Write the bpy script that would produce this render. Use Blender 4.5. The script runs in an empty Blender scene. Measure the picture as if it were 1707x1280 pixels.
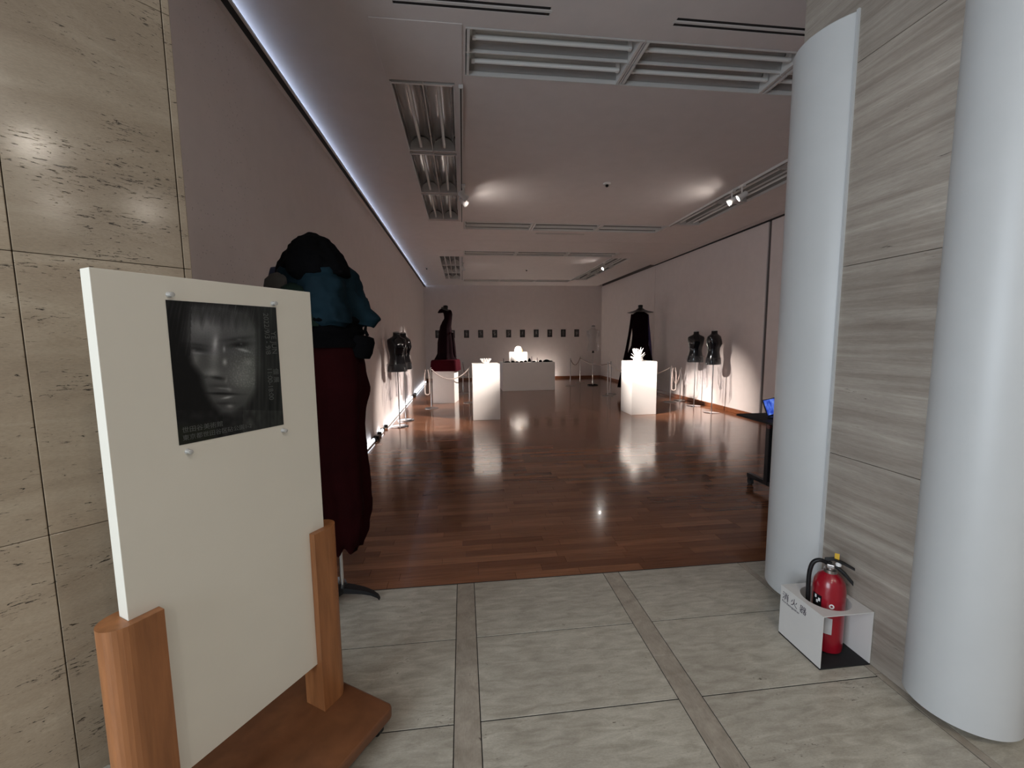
import bpy, bmesh, math, random
from math import sin, cos, pi, radians, sqrt, atan2
from mathutils import Vector, Matrix, noise
random.seed(7)
SC = bpy.context.scene
COL = SC.collection

# ------------------------------------------------------------------ camera
def set_camera():
    cd = bpy.data.cameras.new('camera'); co = bpy.data.objects.new('camera', cd); COL.objects.link(co)
    F, yaw, pit, rol = 698.0, 0.115726, -0.104344, -0.00988
    f = Vector((sin(yaw)*cos(pit), cos(yaw)*cos(pit), sin(pit)))
    r0 = Vector((cos(yaw), -sin(yaw), 0)); u0 = r0.cross(f)
    r = r0*cos(rol)+u0*sin(rol); u = u0*cos(rol)-r0*sin(rol)
    m = Matrix((r, u, -f)).transposed().to_4x4(); m.translation = Vector((0, 0, 1.5))
    co.matrix_world = m
    cd.sensor_fit = 'HORIZONTAL'; cd.sensor_width = 36; cd.lens = F*36/1707
    cd.clip_start = 0.02; cd.clip_end = 100
    SC.camera = co
set_camera()

# ------------------------------------------------------------------ world, exposure, large lights
SC.view_settings.view_transform = 'Standard'; SC.view_settings.look = 'None'
SC.view_settings.exposure = 0.0; SC.view_settings.gamma = 1.0; SC.view_settings.use_curve_mapping = False
W = bpy.data.worlds.new('world'); SC.world = W; W.use_nodes = True
W.node_tree.nodes['Background'].inputs[0].default_value = (0.75, 0.85, 1.0, 1)
W.node_tree.nodes['Background'].inputs[1].default_value = 0.3

WINDOW_W, LOBBY_LAMP_W = 165, 17
SPOT_K = 1.5
COVE_E, FLOOR_LED_E = 9.0, 7.0

def area(name, loc, target, sx, sy, power, col):
    l = bpy.data.lights.new(name, 'AREA'); l.shape = 'RECTANGLE'; l.size = sx; l.size_y = sy; l.energy = power; l.color = col
    o = bpy.data.objects.new(name, l); COL.objects.link(o); o.location = loc
    o.rotation_euler = (Vector(target)-Vector(loc)).to_track_quat('-Z', 'Y').to_euler(); return o
# daylight through the lobby window on the left, behind the camera
area('window_daylight', (-2.37, -1.45, 1.7), (0, -1.45, 1.7), 2.5, 2.4, WINDOW_W, (0.80, 0.90, 1.0))

# ------------------------------------------------------------------ helpers
def spline(pts, k=6):
    P = [Vector(p) for p in pts]; out = []
    for i in range(len(P)-1):
        a, b, c, d = P[max(i-1, 0)], P[i], P[i+1], P[min(i+2, len(P)-1)]
        for j in range(k):
            t = j/k; out.append(.5*((2*b)+(c-a)*t+(2*a-5*b+4*c-d)*t*t+(3*b-a-3*c+d)*t**3))
    return out+[P[-1]]
class MB:
    def __init__(s): s.v = []; s.f = []; s.sm = []
    def add(s, vs, fs, smooth=False):
        n = len(s.v); s.v += [tuple(v) for v in vs]
        for f in fs: s.f.append([n+i for i in f]); s.sm.append(smooth)
        return s
    def box(s, x0, x1, y0, y1, z0, z1, M=None):
        vs = [Vector((x, y, z)) for z in (z0, z1) for y in (y0, y1) for x in (x0, x1)]
        if M is not None: vs = [M @ v for v in vs]
        return s.add(vs, [(0,2,3,1), (4,5,7,6), (0,1,5,4), (2,6,7,3), (0,4,6,2), (1,3,7,5)])
    def rings(s, rs, cap0=True, cap1=True, closed=True, smooth=True):
        n = len(rs[0]); vs = [p for r in rs for p in r]; fs = []
        for i in range(len(rs)-1):
            for j in range(n if closed else n-1):
                k = (j+1) % n
                fs.append((i*n+j, i*n+k, (i+1)*n+k, (i+1)*n+j))
        s.add(vs, fs, smooth)
        if cap0: s.add(rs[0], [tuple(range(n-1, -1, -1))])
        if cap1: s.add(rs[-1], [tuple(range(n))])
        return s
    def lathe(s, prof, c=(0, 0, 0), n=24, M=None, cap0=True, cap1=True, smooth=True):
        c = Vector(c); rs = []
        for r, z in prof:
            ring = [Vector((r*cos(2*pi*j/n), r*sin(2*pi*j/n), z)) for j in range(n)]
            rs.append([((M @ p) if M is not None else p)+c for p in ring])
        return s.rings(rs, cap0, cap1, True, smooth)
    def tube(s, pts, r, n=8, cap=True):
        pts = [Vector(p) for p in pts]; rs = []; rad = r if isinstance(r, (list, tuple)) else [r]*len(pts)
        prev = None
        for i, p in enumerate(pts):
            d = (pts[min(i+1, len(pts)-1)]-pts[max(i-1, 0)]).normalized()
            if prev is None:
                a = Vector((0, 0, 1)) if abs(d.z) < .9 else Vector((1, 0, 0))
                e1 = d.cross(a).normalized()
            else: e1 = (prev-d*prev.dot(d)).normalized()
            prev = e1; e2 = d.cross(e1)
            rs.append([p+(e1*cos(2*pi*j/n)+e2*sin(2*pi*j/n))*rad[i] for j in range(n)])
        return s.rings(rs, cap, cap)
    def prism(s, poly, z0, z1, M=None, smooth=False):
        a = [Vector((x, y, z0)) for x, y in poly]; b = [Vector((x, y, z1)) for x, y in poly]
        if M is not None: a = [M @ p for p in a]; b = [M @ p for p in b]
        return s.rings([a, b], smooth=smooth)
    def build(s, name, mat, parent=None, bevel=0, solid=0, subsurf=0, mod_angle=True):
        me = bpy.data.meshes.new(name); me.from_pydata(s.v, [], s.f); me.update()
        bm = bmesh.new(); bm.from_mesh(me); bmesh.ops.remove_doubles(bm, verts=bm.verts, dist=1e-5)
        bmesh.ops.recalc_face_normals(bm, faces=bm.faces); bm.to_mesh(me); bm.free()
        sm = any(s.sm)
        if sm:
            me.polygons.foreach_set('use_smooth', [True]*len(me.polygons)); me.set_sharp_from_angle(angle=radians(40))
        me.materials.append(mat)
        o = bpy.data.objects.new(name, me); COL.objects.link(o)
        if parent is not None: o.parent = parent
        if bevel:
            m = o.modifiers.new('bevel', 'BEVEL'); m.width = bevel; m.segments = 2; m.limit_method = 'ANGLE'
        if solid:
            m = o.modifiers.new('solid', 'SOLIDIFY'); m.thickness = solid
        if subsurf:
            m = o.modifiers.new('sub', 'SUBSURF'); m.levels = subsurf; m.render_levels = subsurf
        return o
def B(x0, x1, y0, y1, z0, z1, M=None): return MB().box(x0, x1, y0, y1, z0, z1, M)
def tag(o, label=None, cat=None, group=None, kind=None):
    if label: o['label'] = label
    if cat: o['category'] = cat
    if group: o['group'] = group
    if kind: o['kind'] = kind
    return o
def thing(name, label, cat, loc=(0, 0, 0), rz=0, group=None):
    o = bpy.data.objects.new(name, None); COL.objects.link(o); o.location = loc; o.rotation_euler = (0, 0, rz)
    o.empty_display_size = .05
    return tag(o, label, cat, group)
def struct(o, label=None): return tag(o, label, None, None, 'structure')
def copy_tree(o, parent=None):
    c = o.copy(); COL.objects.link(c); c.parent = parent
    for ch in o.children: copy_tree(ch, c)
    return c
def RZ(a, loc=(0, 0, 0)): return Matrix.Translation(Vector(loc)) @ Matrix.Rotation(a, 4, 'Z')
def ell(cx, cy, z, rx, ry, n=40, amp=0, k=8, ph=0, sq=2.0, nz=0, seed=0, tx=0, ty=0):
    """one horizontal ring: an ellipse (sq=2) or squarer, with sine folds and noise"""
    out = []
    for j in range(n):
        a = 2*pi*j/n; ca, sa = cos(a), sin(a)
        x = math.copysign(abs(ca)**(2/sq), ca); y = math.copysign(abs(sa)**(2/sq), sa)
        w = 1+amp*sin(k*a+ph)+0.5*amp*sin((2*k-3)*a+1.7*ph)
        if nz: w += nz*noise.noise(Vector((ca*1.8+seed, sa*1.8, z*7)))
        out.append(Vector((cx+rx*x*w, cy+ry*y*w, z+tx*x+ty*y)))
    return out
def interp(keys, t):
    if t <= keys[0][0]: return keys[0][1:]
    for a, b in zip(keys, keys[1:]):
        if t <= b[0]:
            u = (t-a[0])/(b[0]-a[0]); u = u*u*(3-2*u)*.5+u*.5
            return [p+(q-p)*u for p, q in zip(a[1:], b[1:])]
    return keys[-1][1:]

# ------------------------------------------------------------------ materials
def newmat(name):
    m = bpy.data.materials.new(name); m.use_nodes = True; nt = m.node_tree
    return m, nt, nt.nodes['Principled BSDF']
def N(nt, typ, **kw):
    n = nt.nodes.new(typ)
    for k, v in kw.items():
        if k in n.inputs.keys() if not isinstance(k, int) else False: n.inputs[k].default_value = v
        else: setattr(n, k, v)
    return n
def pos(nt, scale=(1, 1, 1), rz=0):
    g = nt.nodes.new('ShaderNodeNewGeometry'); mp = nt.nodes.new('ShaderNodeMapping')
    mp.inputs['Rotation'].default_value = (0, 0, rz); mp.inputs['Scale'].default_value = scale
    if rz:
        m0 = nt.nodes.new('ShaderNodeMapping'); m0.inputs['Rotation'].default_value = (0, 0, rz)
        mp.inputs['Rotation'].default_value = (0, 0, 0)
        nt.links.new(g.outputs['Position'], m0.inputs['Vector']); nt.links.new(m0.outputs[0], mp.inputs['Vector'])
    else: nt.links.new(g.outputs['Position'], mp.inputs['Vector'])
    return mp.outputs[0]
def noise_tex(nt, vec, scale, detail=4, rough=.55, dist=0):
    n = nt.nodes.new('ShaderNodeTexNoise'); n.inputs['Scale'].default_value = scale; n.inputs['Detail'].default_value = detail
    n.inputs['Roughness'].default_value = rough; n.inputs['Distortion'].default_value = dist
    nt.links.new(vec, n.inputs['Vector']); return n.outputs['Fac']
def ramp(nt, fac, stops):
    r = nt.nodes.new('ShaderNodeValToRGB'); e = r.color_ramp.elements
    while len(e) < len(stops): e.new(.5)
    for i, (p, c) in enumerate(stops): e[i].position = p; e[i].color = tuple(c)+((1,) if len(c) == 3 else ())
    nt.links.new(fac, r.inputs[0]); return r.outputs[0]
def mix(nt, fac, a, b, mode='MIX'):
    m = nt.nodes.new('ShaderNodeMix'); m.data_type = 'RGBA'; m.blend_type = mode
    for s, v in ((m.inputs[0], fac), (m.inputs[6], a), (m.inputs[7], b)):
        if hasattr(v, 'links') or isinstance(v, bpy.types.NodeSocket): nt.links.new(v, s)
        else: s.default_value = v if not isinstance(v, tuple) else (tuple(v)+(1,))[:4]
    return m.outputs[2]
def bump(nt, h, bsdf, strength=.2, dist=.01):
    b = nt.nodes.new('ShaderNodeBump'); b.inputs['Strength'].default_value = strength; b.inputs['Distance'].default_value = dist
    nt.links.new(h, b.inputs['Height']); nt.links.new(b.outputs[0], bsdf.inputs['Normal'])
def plain(name, col, rough=.5, metal=0, nz=0, spec=.5, coat=0, bmp=0, bscale=200):
    m, nt, p = newmat(name)
    p.inputs['Base Color'].default_value = (*col, 1); p.inputs['Roughness'].default_value = rough
    p.inputs['Metallic'].default_value = metal; p.inputs['Specular IOR Level'].default_value = spec; p.inputs['Coat Weight'].default_value = coat
    v = pos(nt)
    f = noise_tex(nt, v, 6, 3)
    k = nz or .04
    c = ramp(nt, f, [(.25, tuple(x*(1-k) for x in col)), (.75, tuple(min(1, x*(1+k)) for x in col))])
    nt.links.new(c, p.inputs['Base Color'])
    if bmp: bump(nt, noise_tex(nt, v, bscale, 2), p, bmp, .002)
    return m
def travertine(name, tones, rz=0, psc=None, along=1.2, across=16, pit=.35, flat=False, rough=.35, axis='z', pitcol=(.05, .04, .03), objvar=.12, spec=.5):
    m, nt, p = newmat(name)
    sc = (along, along, across) if axis == 'z' else (along, across, 1)
    sc2 = (along*7, along*7, across*2.6) if axis == 'z' else (along*9, across*3, 1)
    if psc: sc2 = psc
    v = pos(nt, sc, rz); v2 = pos(nt, sc2, rz)
    warp = noise_tex(nt, pos(nt, (1, 1, 1), rz), 2.2, 3)
    a = noise_tex(nt, v, 1.0, 8, .62, .6)
    c = ramp(nt, a, [(.25, tones[0]), (.45, tones[1]), (.6, tones[2]), (.8, tones[3])])
    cloud = ramp(nt, warp, [(.3, (.88, .87, .86)), (.7, (1.08, 1.08, 1.07))])
    c = mix(nt, 1.0, c, cloud, 'MULTIPLY')
    fine = ramp(nt, noise_tex(nt, v2, 3.0, 3, .7), [(.3, (.86, .86, .86)), (.7, (1.08, 1.08, 1.08))])
    c = mix(nt, 1.0, c, fine, 'MULTIPLY')
    pn = noise_tex(nt, v2, 1.3, 5, .7, .8)
    clus = noise_tex(nt, pos(nt, (2.2, 2.2, 5), rz), 2.0, 3)
    ma = nt.nodes.new('ShaderNodeMath'); ma.operation = 'MULTIPLY_ADD'; nt.links.new(clus, ma.inputs[0]); ma.inputs[1].default_value = .5; ma.inputs[2].default_value = .5
    mth = nt.nodes.new('ShaderNodeMath'); mth.operation = 'MULTIPLY'; nt.links.new(pn, mth.inputs[0]); nt.links.new(ma.outputs[0], mth.inputs[1])
    mask = ramp(nt, mth.outputs[0], [(pit, (0, 0, 0)), (pit+.035, (1, 1, 1))])
    c = mix(nt, mask, c, pitcol)
    oi = nt.nodes.new('ShaderNodeObjectInfo')
    ov = ramp(nt, oi.outputs['Random'], [(0, (1-objvar,)*3), (1, (1+objvar*.6,)*3)])
    c = mix(nt, 1.0, c, ov, 'MULTIPLY')
    nt.links.new(c, p.inputs['Base Color']); p.inputs['Roughness'].default_value = rough; p.inputs['Specular IOR Level'].default_value = spec
    inv = nt.nodes.new('ShaderNodeMath'); inv.operation = 'SUBTRACT'; inv.inputs[0].default_value = 1; nt.links.new(mask, inv.inputs[1])
    bump(nt, inv.outputs[0], p, .35, .003)
    return m
def wood(name, tones, axis='x', rough=.3, scale=(1.5, 25, 25), island=False, coat=0, objvar=True, spec=.5):
    m, nt, p = newmat(name)
    v = pos(nt, scale)
    g = noise_tex(nt, v, 2.0, 6, .6, .4)
    if objvar:
        if island:
            gi = nt.nodes.new('ShaderNodeNewGeometry'); rnd = gi.outputs['Random Per Island']
        else:
            oi = nt.nodes.new('ShaderNodeObjectInfo'); rnd = oi.outputs['Random']
        base = ramp(nt, rnd, [(0, tones[0]), (.35, tones[1]), (.7, tones[2]), (1, tones[3])])
    else:
        base = ramp(nt, noise_tex(nt, pos(nt, tuple(s*.4 for s in scale)), 1.5, 4), [(.2, tones[0]), (.45, tones[1]), (.6, tones[2]), (.8, tones[3])])
    gr = ramp(nt, g, [(.3, (.72, .70, .68)), (.7, (1.15, 1.12, 1.1))])
    c = mix(nt, 1.0, base, gr, 'MULTIPLY')
    nt.links.new(c, p.inputs['Base Color']); p.inputs['Roughness'].default_value = rough; p.inputs['Coat Weight'].default_value = coat
    p.inputs['Specular IOR Level'].default_value = spec
    bump(nt, g, p, .10, .001)
    return m
def emit(name, col, strength):
    m, nt, p = newmat(name); p.inputs['Base Color'].default_value = (*col, 1)
    p.inputs['Emission Color'].default_value = (*col, 1); p.inputs['Emission Strength'].default_value = strength; return m
def clear_plastic(name, tint=(.97, .97, .98), gloss=.16, haze=.06, rough=.08):
    m, nt, p = newmat(name); out = nt.nodes['Material Output']
    t = nt.nodes.new('ShaderNodeBsdfTransparent'); t.inputs[0].default_value = (*tint, 1)
    g = nt.nodes.new('ShaderNodeBsdfGlossy'); g.inputs['Roughness'].default_value = rough; g.inputs['Color'].default_value = (1, 1, 1, 1)
    d = nt.nodes.new('ShaderNodeBsdfDiffuse'); d.inputs[0].default_value = (.85, .85, .86, 1)
    lw = nt.nodes.new('ShaderNodeLayerWeight'); lw.inputs[0].default_value = gloss+.2
    bmpv = noise_tex(nt, pos(nt), 22, 3, .6, 1.0); b = nt.nodes.new('ShaderNodeBump'); b.inputs['Strength'].default_value = .6; b.inputs['Distance'].default_value = .02
    nt.links.new(bmpv, b.inputs['Height']); nt.links.new(b.outputs[0], g.inputs['Normal']); nt.links.new(b.outputs[0], lw.inputs['Normal'])
    m1 = nt.nodes.new('ShaderNodeMixShader'); m2 = nt.nodes.new('ShaderNodeMixShader'); m2.inputs[0].default_value = haze
    mu = nt.nodes.new('ShaderNodeMath'); mu.operation = 'MULTIPLY'; mu.inputs[1].default_value = .42
    nt.links.new(lw.outputs['Fresnel'], mu.inputs[0]); nt.links.new(mu.outputs[0], m1.inputs[0])
    nt.links.new(t.outputs[0], m1.inputs[1]); nt.links.new(g.outputs[0], m1.inputs[2])
    nt.links.new(m1.outputs[0], m2.inputs[1]); nt.links.new(d.outputs[0], m2.inputs[2])
    nt.links.new(m2.outputs[0], out.inputs['Surface']); return m

def srgb(r, g, b):
    f = lambda c: (c/255/12.92) if c <= 10 else ((c/255+.055)/1.055)**2.4
    return (f(r), f(g), f(b))
M_TRAV_L = travertine('travertine_beige', [srgb(150,134,114), srgb(162,146,125), srgb(171,156,135), srgb(184,170,149)], rz=radians(-45), pit=.468, along=2.2, across=9, rough=.15, psc=(26, 26, 120))
M_TRAV_R = travertine('travertine_grey', [srgb(132,122,113), srgb(150,141,131), srgb(164,156,146), srgb(188,181,171)], pit=.53, along=1.0, across=24, rough=.4, psc=(9, 9, 110))
M_TRAV_F = travertine('travertine_floor', [srgb(146,141,128), srgb(168,162,149), srgb(182,177,164), srgb(200,195,182)], axis='y', pit=.50, along=8, across=30, psc=(30, 80, 1), rough=.33, pitcol=(.16, .14, .11), objvar=.06)
M_TRAV_S = travertine('travertine_strip', [srgb(140,131,118), srgb(157,148,135), srgb(168,159,146), srgb(182,174,161)], pit=.52, along=14, across=14, rough=.35, psc=(60, 14, 1), pitcol=(.14, .12, .1), objvar=.06)
M_GROUT = plain('grout', srgb(48, 43, 38), .95, spec=.1)
M_WALL = plain('white_wall_paint', srgb(214, 204, 200), .7, nz=.03, spec=.3)
def pinholed(name, col):
    m = plain(name, col, .7, nz=.03, spec=.3); nt = m.node_tree; p = nt.nodes['Principled BSDF']
    src = p.inputs['Base Color'].links[0].from_socket
    vo = nt.nodes.new('ShaderNodeTexVoronoi'); vo.inputs['Scale'].default_value = 34; nt.links.new(pos(nt), vo.inputs['Vector'])
    dots = ramp(nt, vo.outputs['Distance'], [(.10, (1, 1, 1)), (.17, (0, 0, 0))])
    patch = ramp(nt, noise_tex(nt, pos(nt, (1, .55, .55)), 2.2, 2), [(.50, (0, 0, 0)), (.62, (.45, .45, .45))])
    f = mix(nt, 1.0, dots, patch, 'MULTIPLY'); c = mix(nt, f, src, (.10, .09, .09)); nt.links.new(c, p.inputs['Base Color']); return m
M_WALL_L = pinholed('pinholed_wall_paint', srgb(214, 204, 200))
M_CEIL = plain('ceiling_paint', srgb(208, 200, 197), .75, nz=.03, spec=.3)
M_DARK = plain('dark_recess', (.012, .011, .011), .8)
M_COLUMN = plain('white_column_paint', srgb(190, 192, 192), .42, nz=.02)
M_BASEB = wood('brown_baseboard', [srgb(105,60,38), srgb(118,70,44), srgb(125,74,46), srgb(135,80,50)], objvar=False, rough=.35)
M_TONES = [srgb(110,70,48), srgb(124,81,56), srgb(133,88,61), srgb(148,101,72)]
M_PLANK = wood('parquet_plank', M_TONES, rough=.15, coat=.15, spec=.45)
M_PLANK2 = wood('parquet_plank_far', M_TONES, rough=.15, island=True, coat=.15, spec=.45)
M_METAL_W = plain('white_metal', srgb(205, 203, 200), .35, nz=.02)
M_REFL = plain('fixture_reflector', srgb(190, 188, 186), .25, metal=.6, nz=.02)
M_TUBE = plain('glass_lamp_tube', srgb(225, 225, 222), .15, nz=.02)
M_CHROME = plain('chrome', (.75, .75, .77), .12, metal=1)
M_STEEL = plain('dull_steel', (.42, .40, .39), .3, metal=1)
M_BLACK = plain('black_plastic', (.007, .007, .008), .42, spec=.3)
M_BLACKM = plain('black_matte', (.008, .008, .009), .7)
M_RUBBER = plain('black_rubber', (.02, .02, .02), .7)
M_BOARDM = plain('white_board', srgb(226, 222, 209), .5, nz=.015)
M_WHITE = plain('white_plinth_paint', srgb(238, 234, 230), .5, nz=.015)
M_STANDW = wood('beech_stand_wood', [srgb(140,92,56), srgb(154,102,63), srgb(162,109,68), srgb(172,118,76)], objvar=False, rough=.38, scale=(18, 18, 1.6))
M_STANDB = wood('beech_base_wood', [srgb(94,58,36), srgb(105,66,42), srgb(113,73,46), srgb(125,82,53)], objvar=False, rough=.38, scale=(4, 4, 4))
M_PIN = plain('clear_pin', (.5, .5, .48), .08, nz=.02)
M_RED = plain('dark_red_cloth', (.014, .0012, .0016), .9, nz=.2, spec=.06, bmp=.4, bscale=300)
M_RED2 = plain('red_velvet', (.04, .002, .006), .85, nz=.15, spec=.06)
M_TEAL = plain('teal_jacket_cloth', (.004, .014, .021), .75, nz=.5, spec=.1, bmp=.6, bscale=40)
M_GREEN = plain('dark_green_cloth', (.009, .02, .015), .7, nz=.4, spec=.1, bmp=.5, bscale=60)
M_GREYC = plain('grey_cloth', (.06, .056, .052), .75, nz=.4, spec=.15, bmp=.6, bscale=30)
M_BLACKC = plain('black_cloth', (.0015, .0015, .002), .95, nz=.3, spec=.08, bmp=.5, bscale=60)
M_DRESS = plain('near_black_red_cloth', (.007, .0018, .003), .9, nz=.3, spec=.05)
M_PURPLE = plain('purple_cloth', (.035, .02, .09), .6, nz=.2)
M_GLOSSB = plain('glossy_black_shell', (.004, .004, .005), .10, coat=.2)
M_CLEAR = clear_plastic('clear_vinyl', gloss=.0, haze=.012)
M_CLEARF = clear_plastic('clear_acrylic', tint=(.90, .90, .90), gloss=.3, haze=.04, rough=.05)
M_ROPE = plain('pale_rope', srgb(205, 188, 180), .6)
M_ROPED = plain('brown_rope', srgb(120, 92, 82), .6)
M_REDCAN = plain('red_enamel', (.27, .004, .014), .28, nz=.05, coat=.3)
M_SCULPT = plain('white_resin', srgb(245, 242, 238), .45, nz=.01)
M_LED = emit('cool_led', (.80, .90, 1.0), FLOOR_LED_E)
M_COVE = emit('cove_led', (.55, .72, 1.0), COVE_E)
M_LAMPON = emit('lit_lamp_face', (1.0, .93, .86), 320)
M_GLOBE = emit('warm_lamp_glass', (1.0, .86, .68), 25)
M_LENS = plain('spot_body_white', srgb(215, 212, 208), .4)

# ================================================================== SETTING
ZC, ZL = 3.55, 3.62
XL, XR, YB, YW = -1.40, 5.40, 16.0, 2.48
# ---- lobby floor: stone tiles and strips as parts
fl = struct(B(-6.6, 6.2, -6.1, YW, -.08, -.0028).build('floor_lobby', M_DARK), 'beige travertine lobby floor of large tiles and narrow strips')
strips = [(-.065+.932*k, .037+.932*k) for k in range(-4, 6)]
rows = [YW-.002]+[1.992-.476*k for k in range(0, 8)]
g = .0030
def stone_box(x0, x1, y0, y1, name, z0=-.03, z1=0.0):
    mat = M_TRAV_S if name == 'floor_strip' else M_TRAV_F
    b = MB(); e = .0008
    pts0 = [(x0, y0), (x1, y0), (x1, y1), (x0, y1)]
    pts1 = [(x0+e, y0+e), (x1-e, y0+e), (x1-e, y1-e), (x0+e, y1-e)]
    b.rings([[Vector((x, y, z0)) for x, y in pts0], [Vector((x, y, z1-e)) for x, y in pts0], [Vector((x, y, z1)) for x, y in pts1]], smooth=False)
    return b.build(name, mat, fl)
WX = 1.83
for i in range(len(strips)-1):
    a, b_ = strips[i][1]+g, strips[i+1][0]-g
    for y1, y0 in zip(rows, rows[1:]):
        if a > 1.7: continue
        stone_box(a, b_, y0+g, y1-g, 'floor_tile')
for a, b_ in strips:
    if b_ < -3.6 or a > 1.6: continue
    yy = [YW-.002, 1.755, .80, -.15, -1.1, -1.4]
    for y1, y0 in zip(yy, yy[1:]): stone_box(a+.001, b_-.001, y0+.0012, y1-.0012, 'floor_strip')
for y1, y0 in zip([YW-.002, 1.53, .58, -.4, -1.4], [1.53, .58, -.4, -1.4, -1.6]):
    stone_box(1.797+g, 1.838, y0+.0012, y1-.0012, 'floor_strip')
for y1, y0 in zip(rows, rows[1:]): stone_box(1.8395, 2.6, y0+g, y1-g, 'floor_tile')
# ---- gallery parquet
fg = struct(B(XL-.1, XR+.1, YW, YB+.1, -.10, -.022).build('floor_gallery', M_DARK), 'glossy reddish brown parquet floor of the gallery')
unit = MB(); unit.box(-.5, .5, -.5, .5, -1, 0)
planks = []
RH = .08
nrow = int((YB-YW)/RH)+1
for r in range(nrow):
    y = YW+RH*(r+.5); x = XL-random.random()*.6
    if y+RH/2 > YB+.05: break
    while x < XR:
        L = random.choice((.42, .5, .6, .6, .7, .8)); x0, x1 = max(x, XL), min(x+L, XR); x += L
        if x1-x0 > .03: planks.append((x0, x1, y))
def in_view(p):
    x0, x1, y = p; return x1 > max(-1.4, -.32*y) and x0 < .80*y
vis = [p for p in planks if in_view(p)]
near_set = set(vis[:300])
first = None
for p in vis[:300]:
    x0, x1, y = p
    if first is None:
        first = unit.build('plank', M_PLANK, fg); o = first
    else:
        o = first.copy(); COL.objects.link(o)
    o.location = ((x0+x1)/2, y, 0); o.scale = (x1-x0-.0016, RH-.0014, .018)
fm = MB()
for p in planks:
    if p in near_set: continue
    x0, x1, y = p; fm.box(x0+.0008, x1-.0008, y-RH/2+.0007, y+RH/2-.0007, -.018, 0)
tag(fm.build('plank_field', M_PLANK2, fg), kind='stuff')
# brass-dark threshold line between stone and parquet
struct(B(XL, 2.2, YW-.006, YW+.001, -.02, .0008).build('trim_1', M_DARK), 'thin dark threshold strip between stone floor and parquet')

# ---- gallery walls
struct(B(XL-.2, XL, 2.12, YB+.2, -.1, 3.9).build('wall_left', M_WALL_L), 'white painted gallery wall along the left side')
struct(B(XL, XR+.2, YB, YB+.2, -.1, 3.9).build('wall_back', M_WALL), 'white gallery wall at the far end behind the photos')
wr = struct(B(XR+.02, XR+.2, 2.36, YB, -.1, 3.9).build('wall_right', plain('dim_recess', (.10, .085, .08), .8)), 'white panelled gallery wall along the right side')
for y0, y1 in ((2.5, 6.97), (7.045, 11.43), (11.445, YB)):
    B(XR, XR+.03, y0, y1, .0, 3.53).build('wall_panel', M_WALL, wr, bevel=.004)
struct(B(2.16, XR+.2, 2.36, 2.5, -.1, 3.9).build('wall_front', M_WALL), 'gallery side of the entrance wall')
def baseboard(name, x0, x1, y0, y1, lab):
    o = struct(B(x0, x1, y0, y1, 0, .085).build(name, M_BASEB, bevel=.004), lab)
baseboard('baseboard_back', XL+.02, XR-.02, YB-.02, YB, 'dark brown baseboard along the far gallery wall')
baseboard('baseboard_right', XR-.018, XR, 2.52, YB-.02, 'reddish brown wooden baseboard along the gallery wall with torsos')
# ---- gallery ceiling with openings
holes = []
def ring_holes(y):  # (x0,x1,y0,y1, axis)
    h = []
    for k in range(3):
        h.append((.065+1.247*k, .065+1.247*k+1.235, y, y+.52, 'x', 'entrance side', k))
        h.append((.065+1.247*k, .065+1.247*k+1.235, y+4.53, y+5.05, 'x', 'far side', k))
        h.append((-.53, -.02, y+.62+1.29*k, y+.62+1.29*k+1.275, 'y', 'wall side', k))
        h.append((3.815, 4.33, y+.62+1.29*k, y+.62+1.29*k+1.275, 'y', 'partition side', k))
    return h
R1, R2 = ring_holes(2.99), ring_holes(9.92)
slots = []
for (sx, sy) in ((-.378, 2.775), (1.42, 2.775), (1.45, 8.225)):
    for q in (0, .048): slots.append((sx, sx+.97, sy+q, sy+q+.024))
holes = [h[:4] for h in R1+R2]+slots+[(XL, 5.238, 8.885, 8.897), (5.238, 5.262, 2.5, YB), (5.262, XR+.02, 11.43, YB-.02)]
xs = sorted({XL+.02, XR+.02}|{v for h in holes for v in h[:2]}); ys = sorted({2.36, YB}|{v for h in holes for v in h[2:4]})
xs = [x for x in xs if x >= XL+.02]
cm = MB()
def solid(xm, ym): return not any(h[0] < xm < h[1] and h[2] < ym < h[3] for h in holes)
for i in range(len(ys)-1):
    j = 0
    while j < len(xs)-1:
        if solid((xs[j]+xs[j+1])/2, (ys[i]+ys[i+1])/2):
            k = j
            while k+1 < len(xs)-1 and solid((xs[k+1]+xs[k+2])/2, (ys[i]+ys[i+1])/2): k += 1
            cm.box(xs[j], xs[k+1], ys[i], ys[i+1], ZC, ZC+.02); j = k+1
        else: j += 1
ce = struct(cm.build('ceiling', M_CEIL), 'pale plaster gallery ceiling with two rings of recessed lamps')
B(XL-.2, XR+.2, 2.36, YB+.2, 3.88, 3.98).build('roof_slab', M_DARK, ce)
for yy in (2.965, 9.90):
    for (xa, xb) in ((-.55, .042), (3.81, 4.35)):
        for (ya, yb) in ((yy, yy+.635), (yy+4.54, yy+5.13)):
            B(xa, xb, ya, yb, ZC-.006, ZC-.0005).build('access_panel', M_CEIL, ce, bevel=.002)
# picture-rail cove along the left wall with a cool light strip on top, and along the far wall
struct(B(XL, XL+.060, 2.44, YB, ZC-.056, ZC-.050).build('trim_2', M_WALL), 'white cove ledge under the lit ceiling edge')
struct(B(XL+.040, XL+.082, 2.44, YB, ZC-.060, ZC-.052).build('trim_3', M_BLACKM), 'black strip painting the shadow gap of the picture rail along the cove')  # solid black strip stands in for the shaded gap
struct(B(XL+.082, XL+.096, 2.44, YB, ZC-.060, ZC-.044).build('trim_4', M_METAL_W), 'thin white lip of the cove')
t = thing('cove_light', 'long cool light strip glowing along the ceiling edge over the left wall', 'light strip')
MB().tube([(XL+.022, 2.48, ZC-.034), (XL+.022, YB-.06, ZC-.034)], .009, 10).build('strip', M_COVE, t)
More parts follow.
